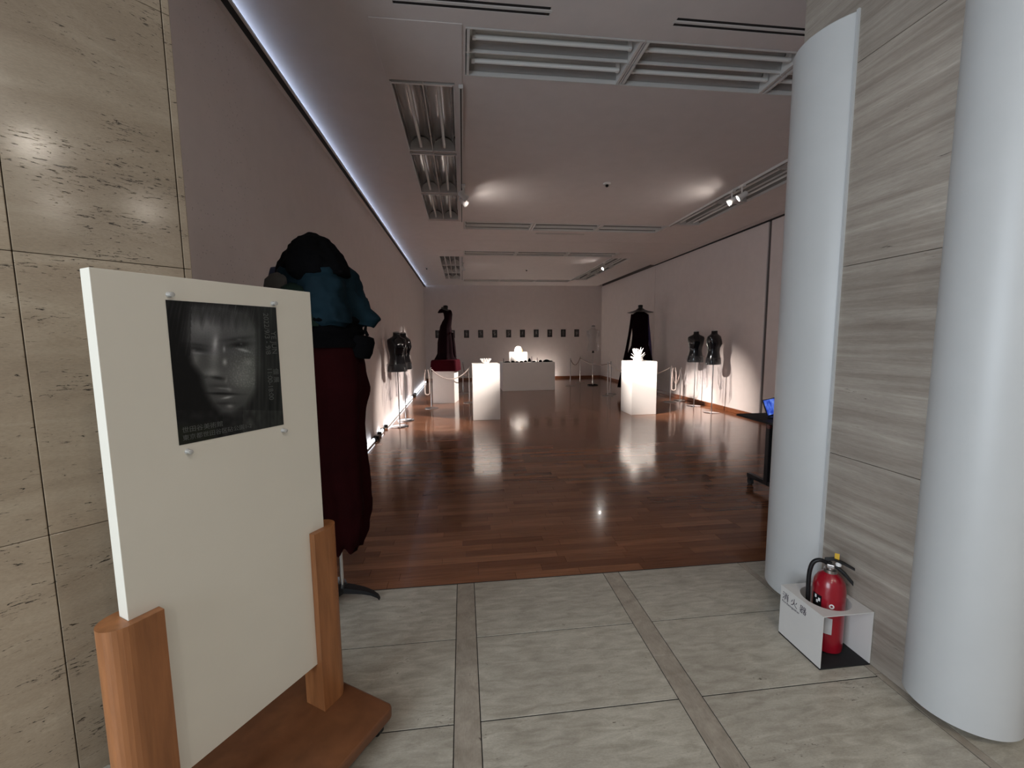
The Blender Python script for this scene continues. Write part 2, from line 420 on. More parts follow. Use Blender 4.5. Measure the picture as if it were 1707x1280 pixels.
# right wall head rail
struct(B(XR-.03, XR+.02, 2.52, 11.42, 3.53, ZC).build('trim_5', M_DARK), 'dark head channel above the movable wall panels')

# ---- lobby shell
s2 = .70711
dl = Vector((-s2, -s2, 0)); dn = Vector((s2, -s2, 0)); D0 = Vector((-1.39, 2.405, 0))*.74
LEN = 2.05
wd = MB(); q0, q1 = D0+dl*.022-dn*.03, D0+dl*LEN-dn*.03
def slab(mb, a, b, nrm, th, z0, z1):
    pts = [a, b, b-nrm*th, a-nrm*th]
    return mb.rings([[Vector((p.x, p.y, z0)) for p in pts], [Vector((p.x, p.y, z1)) for p in pts]], smooth=False)
wdi = struct(slab(wd, q0, q1, dn, .50, -.1, 3.9).build('wall_diagonal', plain('stone_joint', srgb(92, 80, 66), .9, spec=.1)), 'polished beige travertine wall slanting beside the notice board')
us = [0.024, .446, 1.25, 2.05]; zs = [-.02, .886, 1.783, 2.68, 3.75]
for u0, u1 in zip(us, us[1:]):
    for z0, z1 in zip(zs, zs[1:]):
        mb = MB(); slab(mb, D0+dl*(u0+.0011), D0+dl*(u1-.0011), dn, .03, z0+.0009, z1-.0009)
        mb.build('stone_panel', M_TRAV_L, wdi, bevel=.002)
# small stone return at its corner
for z0, z1 in zip(zs, zs[1:]):
    mb = MB(); slab(mb, D0, D0+dl*.0225, dn, .52, z0+.0009, z1-.0009); mb.build('end_stone', M_TRAV_L, wdi, bevel=.002)
wj = struct(MB().box(WX+.025, 2.16, 1.40, 2.18, -.1, 3.9).box(2.06, 2.16, 2.17, 2.36, -.1, 3.9).build('wall_jamb', M_GROUT), 'grey banded travertine entrance wall behind the fire extinguisher')
for z0, z1 in ((0.0, .92), (.92, 1.836), (1.836, 2.75), (2.75, 3.75)):
    B(WX, WX+.03, 1.41, 2.195, z0+.0012, z1-.0012).build('stone_panel', M_TRAV_R, wj, bevel=.0015)
wl = struct(B(2.02, 6.2, 1.20, 1.30, -.1, 3.9).build('wall_lobby_front', M_TRAV_L), 'travertine lobby wall beside the near column')
wlm = MB(); wlm.box(-2.7, -2.41, -6.2, .6, -.1, .45); wlm.box(-2.7, -2.41, -6.2, .6, 2.95, 3.9); wlm.box(-2.7, -2.41, -6.2, -2.75, .45, 2.95); wlm.box(-2.7, -2.41, -.15, .6, .45, 2.95)
struct(wlm.build('wall_lobby_left', M_WALL), 'lobby wall around the window')
wf = struct(MB().box(-2.45, -2.39, -2.75, -2.70, .45, 2.95).box(-2.45, -2.39, -.20, -.15, .45, 2.95).box(-2.45, -2.39, -1.48, -1.42, .45, 2.95).box(-2.45, -2.39, -2.75, -.15, .45, .5).box(-2.45, -2.39, -2.75, -.15, 2.9, 2.95).build('window_1', M_METAL_W), 'lobby window frame')
struct(B(-4.8, 6.3, -6.3, -6.1, -.1, 3.9).build('wall_lobby_back', M_WALL), 'lobby wall behind')
struct(B(6.2, 6.4, -6.2, 1.3, -.1, 3.9).build('wall_lobby_right', M_WALL), 'lobby wall at the far right')
struct(B(-6.6, 6.3, -6.2, 2.36, ZL, 3.75).build('ceiling_lobby', M_CEIL), 'lobby ceiling')

# ---- half-round columns
def column(cx, cy, r, z0, z1, lab):
    rs = []
    for z, k in ((z0, -.012), (z0+.006, 0), (z1-.006, 0), (z1, -.006)):
        rs.append([Vector((cx+(r+k)*cos(2*pi*j/72), cy+(r+k)*sin(2*pi*j/72), z)) for j in range(72)])
    o = MB().rings(rs).build('column', M_COLUMN); struct(o, lab)
    MB().lathe([(r*.62, 0), (r*.62, z0+.01)], (cx, cy, 0), 48).build('plinth_recess', M_TRAV_R, o)
    return o
c1 = column(2.02, 2.07, .27, .05, 2.985, 'white half-round column at the gallery entrance behind the extinguisher')
c2 = column(1.955, 1.325, .172, .03, 3.6, 'tall white half-round column nearest the lobby at the picture edge')
# thin metal edge where the column shell meets the stone
B(WX-.010, WX+.004, 1.868, 1.880, .05, 2.985).build('shell_edge', M_COLUMN, c1)
# ================================================================== CEILING FIXTURES
def make_fixture():
    t = thing('ceiling_light', 'x', 'ceiling light', group='unlit recessed fluorescent lamps')
    L, Wd, D = 1.235, .51, .17   # along x, across y
    h = MB()
    h.box(-L/2, L/2, -Wd/2, -Wd/2+.012, 0, D).box(-L/2, L/2, Wd/2-.012, Wd/2, 0, D).box(-L/2, L/2, -Wd/2, Wd/2, D, D+.01)
    h.box(-L/2, L/2, -.005, .005, .012, .05)
    h.build('housing', M_METAL_W, t)
    for sy in (-1, 1):
        cy = sy*.123; rr = .112
        arc = [(cy+rr*cos(pi*k/12), .03+rr*1.1*sin(pi*k/12)) for k in range(13)]
        rm = MB(); rm.rings([[Vector((x, y, z)) for y, z in arc] for x in (-L/2+.03, L/2-.03)], False, False, closed=False)
        rm.build('reflector', M_REFL, t)
        MB().tube([(-L/2+.05, cy, .036), (L/2-.05, cy, .036)], .0165, 12).build('lamp_tube', M_TUBE, t)
        for sx in (-1, 1):
            e = MB(); poly = [(cy-.118, 0), (cy+.118, 0)]+[(cy+.118*cos(pi*k/12), .02+.118*sin(pi*k/12)) for k in range(13)]
            x0 = sx*(L/2-.028)
            e.rings([[Vector((x0, y, z)) for y, z in poly], [Vector((x0+sx*.02, y, z)) for y, z in poly]], smooth=False)
            e.build('end_plate', M_METAL_W, t)
            MB().box(x0-sx*.03-.012, x0-sx*.03+.012, cy-.014, cy+.014, .022, .09).build('socket', M_LENS, t)
    return t
fx0 = make_fixture(); nf = 0
ordn = ['first', 'second', 'third']
for ri, (R, rn) in enumerate(((R1, 'the entrance ring'), (R2, 'the far ring'))):
    for (x0, x1, y0, y1, ax, side, k) in R:
        o = fx0 if nf == 0 else copy_tree(fx0); nf += 1
        o.location = ((x0+x1)/2, (y0+y1)/2, ZC-.004); o.rotation_euler = (0, 0, 0 if ax == 'x' else pi/2)
        where = {'entrance side': 'entrance-side row', 'far side': 'back-side row', 'wall side': 'left wall row', 'partition side': 'panelled wall row'}[side]
        o['label'] = f'unlit twin-tube lamp, {ordn[k]} in the {where} of {rn}'
# track rails inside the rings
for xx, yy, sd in ((.03, 3.62, 'left side of the entrance ring'), (3.785, 3.62, 'right side of the entrance ring'), (.03, 10.55, 'left side of the far ring'), (3.785, 10.55, 'right side of the far ring')):
    t = thing('lighting_track', f'slim white lighting track along the {sd}', 'lighting track', (xx, yy, ZC), 0, 'ceiling lighting tracks')
    B(-.018, .018, 0, 3.86, -.030, -.001).build('rail', M_METAL_W, t); B(-.006, .006, .01, 3.85, -.0315, -.030).build('groove', M_DARK, t)
# spotlights: body, yoke, lamp face and the light they throw
def spot(loc, target, power, ang, blend, lab, col=(1.0, .90, .82), rad=.035):
    loc = Vector(loc); target = Vector(target); d = (target-loc).normalized()
    t = thing('spotlight', lab, 'spotlight', loc, 0, 'track spotlights')
    Q = d.to_track_quat('-Z', 'Y').to_matrix().to_4x4()
    MB().lathe([(.026, .075), (.036, .06), (.038, 0), (.046, -.035), (.046, -.052), (.040, -.052), (.036, -.035)], n=20, M=Q, cap1=False).build('housing', M_LENS, t, solid=0)
    MB().lathe([(.0355, -.034), (.034, -.037), (.0, -.038)], n=20, M=Q, cap0=False, cap1=False).build('lamp_face', M_LAMPON, t)
    top = ZC-.03-loc.z
    MB().tube([(0, 0, top), (0, 0, .05), (0, 0, .0)], .009, 8).build('stem', M_LENS, t)
    B(-.022, .022, -.05, .05, top-.03, top).build('adapter', M_LENS, t, bevel=.004)
    l = bpy.data.lights.new('spot_beam', 'SPOT'); l.energy = power*SPOT_K; l.spot_size = radians(ang); l.spot_blend = blend; l.color = col; l.shadow_soft_size = rad
    lo = bpy.data.objects.new('spot_beam', l); COL.objects.link(lo); lo.parent = t
    lo.location = d*.06; lo.rotation_euler = d.to_track_quat('-Z', 'Y').to_euler()
    return t
spot((.055, 5.74, 3.38), (5.25, 8.4, -.1), 1900, 27, 1.0, 'white spotlight on the left track, its beam crossing to the black torsos')
spot((3.735, 5.62, 3.38), (.43, 8.05, 1.1), 1400, 17, .9, 'white spotlight on the right track nearer the far wall, one of a pair')
spot((3.742, 5.42, 3.38), (-1.25, 7.9, .0), 1700, 25, 1.0, 'white spotlight on the right track, closer to the entrance in the pair')
spot((.055, 5.98, 3.38), (3.50, 8.10, 1.12), 1700, 14.5, .6, 'white spotlight on the left track tilted at the coral sculpture pedestal')
spot((.05, 11.3, 3.38), (1.69, 12.75, 1.14), 1800, 15, .6, 'white spotlight on the far left track over the long white bench')
spot((3.77, 11.0, 3.38), (-.42, 10.4, .9), 1300, 30, .7, 'added white fill spotlight on the far right track facing the red plinth')  # unseen lamp added to brighten the plinth and the far half
# slot diffusers: black blades seen in the ceiling slots
for (sx, sy), lab in (((-.378, 2.775), 'black two-slot air vent in the ceiling over the slanting stone wall'), ((1.42, 2.775), 'black two-slot air vent in the ceiling beside the entrance column'), ((1.45, 8.225), 'slim two-slot air vent between the two lamp rings')):
    t = thing('air_vent', lab, 'air vent', (sx, sy, ZC), 0, 'ceiling slot vents')
    for q in (0, .048): B(.002, .968, q+.001, q+.023, .002, .09).build('slot', M_DARK, t)
    B(-.012, .982, .027, .045, -.002, 0).build('blade', M_METAL_W, t)
for (x, y), lab in (((1.94, 5.59), 'small ceiling sensor in the middle of the entrance ring'), ((1.90, 12.37), 'small ceiling sensor in the middle of the far ring'), ((-.96, 12.24), 'small ceiling sensor near the glowing left ceiling edge')):
    t = thing('ceiling_sensor', lab, 'sensor', (x, y, ZC), 0, 'ceiling sensors')
    MB().lathe([(.05, -.001), (.05, -.012), (.038, -.022)], n=20).build('base', M_LENS, t); MB().lathe([(.018, -.022), (.022, -.04), (.008, -.052)], n=14).build('head', M_BLACK, t)
# lobby lamps behind the camera: mirrored as glints in the stone, last two added as fill
for i, (x, y) in enumerate(((2.42, -1.67), (4.57, -3.31), (4.68, -2.12), (-.6, -2.6), (1.0, -1.0))):
    t = thing('lobby_downlight', ['warm lobby downlight behind on the right', 'warm lobby downlight far to the right behind', 'warm lobby downlight near the right lobby wall', 'added warm fill downlight behind on the window side', 'added warm fill downlight close behind the viewer'][i], 'downlight', (x, y, ZL), 0, 'lobby downlights')
    MB().lathe([(.075, -.001), (.08, -.012), (.062, -.014), (.058, -.004)], n=24, cap0=False, cap1=False).build('rim', M_LENS, t)
    MB().lathe([(.058, -.006), (.0, -.007)], n=24, cap0=False, cap1=False).build('lamp_face', M_GLOBE, t)
    l = bpy.data.lights.new('downlight_glow', 'AREA'); l.shape = 'DISK'; l.size = .14; l.energy = LOBBY_LAMP_W; l.color = (1.0, .92, .81)
    lo = bpy.data.objects.new('downlight_glow', l); COL.objects.link(lo); lo.parent = t; lo.location = (0, 0, -.02)

# ---- floor light strip along the left wall
for y0, y1, lab in ((3.3, 6.42, 'cool floor light tube at the wall base behind the long red skirt'), (6.78, 7.12, 'short cool floor light between two dark connectors at the wall base'), (7.36, 11.25, 'long cool floor light tube behind the wrapped torsos'), (11.9, 15.4, 'cool floor light tube at the wall base near the far corner')):
    t = thing('floor_light', lab, 'light strip', (XL+.045, y0, 0), 0, 'floor light tubes along the left wall')
    B(-.03, .02, 0, y1-y0, 0, .022).build('channel', M_METAL_W, t)
    MB().tube([(-.006, .02, .038), (-.006, y1-y0-.02, .038)], .017, 10).build('tube', M_LED, t)
    for yy in (0, y1-y0-.05): B(-.034, .026, yy, yy+.05, 0, .06).build('end_cap', M_BLACK, t, bevel=.005)
for y, lab in ((6.55, 'small dark connector box between floor lights behind the skirt'), (11.55, 'small dark connector box between floor lights near the plinth')):
    t = thing('connector_box', lab, 'connector', (XL+.05, y, 0)); B(-.035, .04, -.06, .06, 0, .06).build('box', M_BLACK, t, bevel=.006)
    MB().tube([(0, -.06, .03), (.03, -.12, .015), (.0, -.2, .012)], .008, 6).build('cable', M_BLACK, t)

# ================================================================== NOTICE BOARD
bd = Vector((.535, .845, 0)).normalized(); bn = Vector((bd.y, -bd.x, 0))
ang = atan2(bd.y, bd.x)
Rf = Vector((-.539, 1.60, 0)); TH = .046; BL = .593
mid = Rf-bd*BL/2-bn*TH/2      # centre of the board on the floor plan
sg = thing('sign_stand', 'white notice board standing in a wooden base with a dark portrait poster', 'notice board', mid, ang)
# local frame: x along the board, y away from the viewer (local -y = bn)
B(-BL/2, BL/2, -TH/2, TH/2, .285, 1.678).build('panel', M_BOARDM, sg, bevel=.0015)
hw = BL/2
for s in (-1, 1):
    o_, tp, x_in, x_out = .065, .05, hw-.065, hw+.055
    outer = [(s*(x_out-.055+.055*cos(a)), tp*sin(a)) for a in [pi/2-pi*k/16 for k in range(17)]]
    poly = [(s*x_in, tp)]+outer+[(s*x_in, -tp), (s*x_in, -TH/2-.001), (s*(hw+.001), -TH/2-.001), (s*(hw+.001), TH/2+.001), (s*x_in, TH/2+.001)]
    solidp = [(s*x_in, tp)]+outer+[(s*x_in, -tp)]
    def postmesh():
        b = MB(); b.prism(solidp, .10, .284); b.prism(poly, .284, .803); return b
    postmesh().build('post', M_STANDW, sg)
x1 = hw-.065+.137
bp = MB(); r_ = .03; c = []
for (cx, cy, a0) in ((x1-r_, .27-r_, 0), (-x1+r_, .27-r_, pi/2), (-x1+r_, -.27+r_, pi), (x1-r_, -.27+r_, 1.5*pi)):
    c += [(cx+r_*cos(a0+pi/2*k/6), cy+r_*sin(a0+pi/2*k/6)) for k in range(7)]
bp.prism(c, .058, .10).build('base', M_STANDB, sg, bevel=.008)
for sx in (-1, 1):
    for sy in (-1, 1):
        cxx, cyy = sx*(x1-.05), sy*.22
        w = MB().tube([(cxx-.012, cyy, .026), (cxx+.012, cyy, .026)], .026, 16).build('caster', M_RUBBER, sg)
        MB().box(cxx-.02, cxx+.02, cyy-.018, cyy+.018, .04, .058).build('caster_fork', M_BLACK, w)
# ---- poster: printed sheet with its own picture as point colours
def poster_picture(nu=170, nv=210):
    c00, c10, c11, c01 = (98, 122), (865, 175), (920, 975), (200, 1130)
    face = [(215, 150), (430, 150), (640, 200), (720, 330), (735, 560), (700, 730), (620, 860), (520, 918), (450, 905), (395, 850), (352, 770), (330, 700), (318, 640), (262, 560), (240, 480), (205, 400), (210, 260)]
    def inside(x, y):
        c = False; j = len(face)-1
        for i in range(len(face)):
            xi, yi = face[i]; xj, yj = face[j]
            if (yi > y) != (yj > y) and x < (xj-xi)*(y-yi)/(yj-yi)+xi: c = not c
            j = i
        return c
    def edge_d(x, y):
        best = 1e9
        for i in range(len(face)):
            ax, ay = face[i-1]; bx, by = face[i]; dx, dy = bx-ax, by-ay
            t = max(0, min(1, ((x-ax)*dx+(y-ay)*dy)/(dx*dx+dy*dy))); best = min(best, (x-ax-t*dx)**2+(y-ay-t*dy)**2)
        return sqrt(best)
    G = [  # x, y, rx, ry, rot, amount  (sRGB-like brightness)
        (330, 300, 110, 80, 0, .07), (400, 470, 34, 130, .05, .07), (385, 625, 55, 34, 0, .07), (280, 520, 30, 60, .2, .05),
        (600, 640, 110, 110, 0, .06), (560, 330, 90, 50, 0, .02), (290, 455, 62, 17, .12, -.12), (285, 425, 80, 12, .15, -.07), (290, 482, 55, 9, .1, .05),
        (572, 425, 74, 20, -.08, -.15), (560, 385, 100, 13, -.12, -.08), (600, 462, 50, 9, .25, .13), (570, 388, 18, 7, 0, .08), (270, 462, 12, 8, 0, .08), (585, 420, 8, 6, 0, .14),
        (420, 655, 48, 11, .15, -.15), (345, 650, 14, 12, 0, -.05), (470, 545, 14, 22, 0, .13), (405, 415, 14, 45, .1, .10), (465, 455, 9, 22, 0, .12),
        (430, 715, 80, 17, .05, -.05), (450, 728, 40, 7, .1, .09), (455, 766, 105, 8, .03, -.16), (470, 800, 80, 20, 0, .02), (490, 793, 36, 8, -.2, .15), (500, 735, 22, 14, .4, .07),
        (470, 835, 70, 10, 0, -.06), (508, 855, 26, 16, 0, .12), (490, 890, 60, 16, 0, .03), (640, 545, 34, 26, 0, .05), (480, 670, 8, 20, .2, .06)]
    cols = []
    for j in range(nv+1):
        v = j/nv
        for i in range(nu+1):
            u = i/nu
            x = (1-u)*(1-v)*c00[0]+u*(1-v)*c10[0]+u*v*c11[0]+(1-u)*v*c01[0]
            y = (1-u)*(1-v)*c00[1]+u*(1-v)*c10[1]+u*v*c11[1]+(1-u)*v*c01[1]
            ins = inside(x, y); d = edge_d(x, y) if ins or abs(x-470) < 420 else 99
            m = min(1, .5+d/50) if ins else max(0, .5-d/50)
            tone = .225
            for gx, gy, rx, ry, ro, am in G:
                dx, dy = x-gx, y-gy; a, b = dx*cos(ro)+dy*sin(ro), -dx*sin(ro)+dy*cos(ro)
                q = (a/rx)**2+(b/ry)**2
                if q < 8: tone += am*math.exp(-q)
            n1 = noise.noise(Vector((x*.05, y*.05, 1))); n2 = noise.noise(Vector((x*.11, y*.11, 4)))
            if x > 470 and 430 < y < 720: tone += .06*max(0, n2)*min(1, (x-470)/80)
            tone += .012*n2
            tone -= .06*max(0, (y-700)/250) if y > 700 else 0
            bgx = .025+.015*n1
            if x > 600: bgx = .10+.06*noise.noise(Vector((x*.045, y*.004, 9)))          # hair falling at the right
            if y > 880: bgx = .09+.05*noise.noise(Vector((x*.03, y*.02, 6)))+(.05 if x > 600 else 0)
            if y > 880 and x < 460: bgx -= .03
            val = bgx*(1-m)+tone*m
            # fringe and side strands
            st = noise.noise(Vector((x*.075+y*.016, y*.004, 2)))+.4*noise.noise(Vector((x*.19+y*.03, y*.006, 3)))
            lim = 235+70*noise.noise(Vector((x*.03, 0, 7)))+(x-300)*.12
            if y < lim+60:
                h = min(1, max(0, (lim+60-y)/90)); val = val*(1-h*(.55+.45*st))+h*(.05+.17*max(0, st))
            if x > 690: val = val*.55+(.11+.10*noise.noise(Vector((x*.06, y*.003, 3))))*.45
            if x < 250 and y < 500: val = val*.5+.02+.10*max(0, noise.noise(Vector((x*.08+y*.01, y*.004, 5))))
            val = max(.02, min(.85, val*1.45+max(0, val-.24)*.9))
            lin = val**2.2
            gr = 1.0+.10*max(0, min(1, (x-500)/300)); gcol = (lin*.98, lin*gr, lin*(.98+.04*(y < 500)))
            if y > 960 and x < 410: k = .5*min(1, (y-960)/60); gcol = (gcol[0]*(1-k)+.016*k, gcol[1]*(1-k)+.020*k, gcol[2]*(1-k)+.008*k)
            cols.append((*gcol, 1))
    return cols, nu, nv
m, nt, p = newmat('poster_print')
at = nt.nodes.new('ShaderNodeAttribute'); at.attribute_name = 'print'; nt.links.new(at.outputs['Color'], p.inputs['Base Color'])
p.inputs['Roughness'].default_value = .45; p.inputs['Specular IOR Level'].default_value = .3; M_POSTER = m
cols, nu, nv = poster_picture()
PW, PH, PZ = .311, .393, 1.222; PX0 = -BL/2+.146      # local left edge
pv = [(PX0+PW*i/nu, -TH/2-.0012, PZ+PH*(1-j/nv)) for j in range(nv+1) for i in range(nu+1)]
pf = [(j*(nu+1)+i, (j+1)*(nu+1)+i, (j+1)*(nu+1)+i+1, j*(nu+1)+i+1) for j in range(nv) for i in range(nu)]
me = bpy.data.meshes.new('poster'); me.from_pydata(pv, [], pf); me.update()
ca = me.color_attributes.new('print', 'FLOAT_COLOR', 'POINT')
ca.data.foreach_set('color', [x for c in cols for x in c]); me.materials.append(M_POSTER)
po = bpy.data.objects.new('poster', me); COL.objects.link(po)
po.matrix_world = RZ(ang, mid)
tag(po, 'dark square portrait poster of a face pinned on the white notice board', 'poster')
def text_mesh(s, name, mat, size, M, parent=None, align='LEFT'):
    cu = bpy.data.curves.new(name, 'FONT'); cu.body = s; cu.size = size; cu.align_x = align; cu.extrude = 0.0002
    o = bpy.data.objects.new('tmp', cu); COL.objects.link(o)
    dg = bpy.context.evaluated_depsgraph_get(); me = bpy.data.meshes.new_from_object(o.evaluated_get(dg))
    bpy.data.objects.remove(o); me.transform(M); me.materials.clear(); me.materials.append(mat)
    t = bpy.data.objects.new(name, me); COL.objects.link(t)
    if parent is not None: t.parent = parent
    return t
M_INK = plain('grey_print_ink', (.085, .09, .085), .5); M_INKB = plain('dark_print_ink', (.035, .022, .045), .5)
M_INKW = plain('white_print_ink', (.75, .75, .75), .5)
def board_text(s, x, z, size, down, name='lettering'):
    Rm = Matrix.Rotation(pi/2, 4, 'X')
    if down: Rm = Matrix.Rotation(pi/2, 4, 'X') @ Matrix.Rotation(-pi/2, 4, 'Z')
    return text_mesh(s, name, M_INK, size, Matrix.Translation((x, -TH/2-.0018, z)) @ Rm, po)
board_text('YE JUN', PX0+PW*.925, PZ+PH*.80, .024, True); board_text('\u500b \u5c55', PX0+PW*.925, PZ+PH*.49, .021, True)
board_text('2022/9/3 - 9/8', PX0+PW*.855, PZ+PH*.95, .0235, True); board_text('11:00-18:00', PX0+PW*.855, PZ+PH*.50, .0225, True)
board_text('\u4e16\u7530\u8c37\u7f8e\u8853\u9928', PX0+PW*.03, PZ+PH*.085, .018, False)
board_text('\u6771\u4eac\u90fd\u4e16\u7530\u8c37\u533a\u7827\u516c\u57121-2', PX0+PW*.03, PZ+PH*.03, .017, False)
for s_, z_, lab in ((-.438, 1.629, 'clear push pin above the poster corner nearest the board edge'), (-.146, 1.627, 'clear push pin above the poster corner beside the jacket'), (-.428, 1.201, 'clear push pin under the poster corner nearest the board edge'), (-.141, 1.203, 'clear push pin under the poster corner beside the skirt')):
    t = thing('push_pin', lab, 'push pin', Rf+bd*s_+Vector((0, 0, z_)), ang, 'clear push pins on the notice board')
    Mx = Matrix.Rotation(pi/2, 4, 'X')
    MB().lathe([(.0075, .0), (.008, .002), (.005, .005), (.0042, .012), (.0065, .015), (.0065, .018), (.004, .019)], n=14, M=Mx).build('head', M_PIN, t)
    MB().lathe([(.0008, -.003), (.0008, .001)], n=6, M=Mx).build('needle', M_STEEL, t)

# ================================================================== FIRE EXTINGUISHER AND ITS STAND
bx0, bx1, by0, by1, bz = 1.572, 1.826, 1.578, 1.828, .258
ex = thing('extinguisher_stand', 'white folded metal box stand lettered for a fire extinguisher', 'stand', ((bx0+bx1)/2, (by0+by1)/2, 0))
w_, d_ = (bx1-bx0)/2, (by1-by0)/2
B(-w_, -w_+.004, -d_, d_, .008, bz-.004).build('side_panel', M_METAL_W, ex); B(w_-.004, w_, -d_, d_, .008, bz-.004).build('side_panel', M_METAL_W, ex)
B(-w_, w_, -d_, d_, .0005, .008).build('floor_mat', M_BLACKM, ex)
hr, hc, n_ = .1, (0, 0), 48
tm = MB(); inner = []; outerp = []
for j in range(n_):
    a = 2*pi*j/n_; ca, sa = cos(a), sin(a); k = min(w_/max(1e-6, abs(ca)), d_/max(1e-6, abs(sa)))
    inner.append((hr*ca, hr*sa)); outerp.append((k*ca, k*sa))
# snap nearest outer points to the corners
for sx in (-1, 1):
    for sy in (-1, 1):
        i = min(range(n_), key=lambda q: (outerp[q][0]-sx*w_)**2+(outerp[q][1]-sy*d_)**2); outerp[i] = (sx*w_, sy*d_)
z0, z1 = bz-.004, bz
rg = [[Vector((x, y, z0)) for x, y in inner], [Vector((x, y, z1)) for x, y in inner], [Vector((x, y, z1)) for x, y in outerp], [Vector((x, y, z0)) for x, y in outerp], [Vector((x, y, z0)) for x, y in inner]]
tm.rings(rg, False, False, smooth=False).build('top_panel', M_METAL_W, ex)
Ms = Matrix.Translation((-w_-.0006, d_-.012, bz-.058)) @ Matrix.Rotation(-pi/2, 4, 'Z') @ Matrix.Rotation(pi/2, 4, 'X')
text_mesh('\u6d88 \u706b \u5668', 'lettering', M_INKB, .042, Ms, ex)
Ms = Matrix.Translation((-w_-.0006, d_-.012, bz-.078)) @ Matrix.Rotation(-pi/2, 4, 'Z') @ Matrix.Rotation(pi/2, 4, 'X')
text_mesh('Fire Extinguisher', 'lettering', M_INKB, .016, Ms, ex)
fe = thing('fire_extinguisher', 'red fire extinguisher with black hose standing in the white box stand', 'fire extinguisher', (1.718, 1.705, .009), radians(-45))
MB().lathe([(.056, 0), (.064, .006), (.066, .02), (.066, .30), (.061, .335), (.046, .362), (.026, .378), (.022, .382)], n=36).build('cylinder', M_REDCAN, fe)
MB().lathe([(.027, .376), (.027, .392), (.020, .396), (.018, .42)], n=24).build('valve', M_STEEL, fe)
MB().box(-.016, .016, -.03, .02, .405, .425).build('valve_block', M_STEEL, fe, bevel=.004)
def lever(pts, wd):
    b = MB(); rs = []
    for x, y, z, w, h in pts:
        rs.append([Vector((x-wd*0, y, z))+Vector(v) for v in ((0, -w, -h), (0, w, -h), (0, w, h), (0, -w, h))])
    return b.rings(rs, smooth=False)
hd = thing  # handles point to the right of the picture, along +x and towards the viewer
lever([(-.025, 0, .432, .012, .006), (.01, 0, .446, .013, .005), (.05, -.015, .441, .013, .004), (.088, -.03, .432, .011, .003)], 0).build('lever', M_BLACK, fe, bevel=.002)
lever([(-.01, 0, .423, .012, .006), (.025, -.01, .412, .012, .007), (.055, -.02, .392, .012, .009), (.086, -.03, .362, .010, .008)], 0).build('carry_handle', M_BLACK, fe, bevel=.002)
MB().lathe([(.011, -.006), (.012, .004), (.006, .010)], (.028, -.016, .430), 14).build('gauge', M_INKW, fe)
MB().tube(spline([(-.012, -.005, .418), (-.04, -.02, .432), (-.066, -.025, .415), (-.078, -.03, .37), (-.080, -.032, .30), (-.078, -.03, .20), (-.077, -.028, .12)]), .0095, 10).build('hose', M_BLACK, fe)
MB().tube([(-.077, -.028, .125), (-.077, -.028, .05)], [.012, .007], 10).build('nozzle', M_BLACK, fe)
MB().box(.012, .030, -.004, -.001, .447, .476).build('safety_tag', plain('yellow_pull_tag', (.62, .38, .03), .5), fe)
def can_patch(a0, a1, z0, z1, mat, name, r=.0668):
    b = MB(); n = 10
    b.rings([[Vector((r*cos(a0+(a1-a0)*k/n), r*sin(a0+(a1-a0)*k/n), z)) for k in range(n+1)] for z in (z0, z1)], False, False, closed=False)
    return b.build(name, mat, fe)
can_patch(radians(-152), radians(-112), .205, .275, M_BLACK, 'black_label')
for (a, z, s_) in ((-140, .255, .016), (-133, .235, .014), (-125, .245, .016)):
    can_patch(radians(a), radians(a+8), z, z+s_, M_INKW, 'pictogram', .0673)
for z in (.213, .240):
    b = MB(); a_ = radians(-78); c_ = Vector((.0674*cos(a_), .0674*sin(a_), z)); tx = Vector((-sin(a_), cos(a_), 0))
    b.rings([[c_+tx*(.0105*k*cos(q*pi/8))+Vector((0, 0, .0115*k*sin(q*pi/8)))-Vector((cos(a_), sin(a_), 0))*.0002*(1-k) for q in range(16)] for k in (1, .45)], False, False, smooth=False)
    b.build('round_mark', M_INKW, fe)
can_patch(radians(-108), radians(-72), .10, .18, plain('silver_label', (.5, .5, .5), .4, nz=.25), 'data_label')
# ================================================================== DRESSED MANNEQUIN BESIDE THE BOARD
mx, my = -.755, 2.40
dm = thing('dressed_mannequin', 'mannequin in long dark red skirt, teal jacket and black hood behind the notice board', 'mannequin', (mx, my, 0))
def loft(keys, zs, n=56, **kw):
    rs = []
    for z in zs:
        cx, cy, rx, ry, amp = interp(keys, z); rs.append(ell(cx, cy, z, rx, ry, n, amp=amp, **kw))
    return rs
def crumple(rs, amp, freq, seed=0):
    for r in rs:
        c = sum(r, Vector())/len(r)
        for q in r:
            p = Vector((q.x*freq+seed, q.y*freq, q.z*freq*.8)); d = q-c; d.z = 0
            if d.length < 1e-4: continue
            w = noise.noise(p*.45)*.8+(.5-abs(noise.noise(p)))*.7+(.5-abs(noise.noise(p*2.1)))*.35
            q += d.normalized()*amp*w; q.z += amp*.35*noise.noise(p*1.3+Vector((5, 1, 2)))
    return rs
def lin(a, b, k): return [a+(b-a)*i/(k-1) for i in range(k)]
sk = [(.33, .045, 0, .095, .08, .10), (.45, .04, 0, .135, .11, .09), (.60, .035, 0, .165, .13, .07), (.78, .01, 0, .185, .14, .04), (.95, .01, 0, .18, .14, .04), (1.10, .01, 0, .185, .145, .04), (1.25, .005, 0, .205, .155, .03), (1.40, .0, 0, .195, .15, .02), (1.56, 0, 0, .175, .13, .02)]
rs = crumple(loft(sk, lin(.33, 1.56, 60), n=72, k=7, ph=.6, nz=.05), .014, 9, 1)
for r in rs[:2]:
    for j, q in enumerate(r): q.z += .018*sin(j*.9)
MB().rings(rs).build('skirt', M_RED, dm)
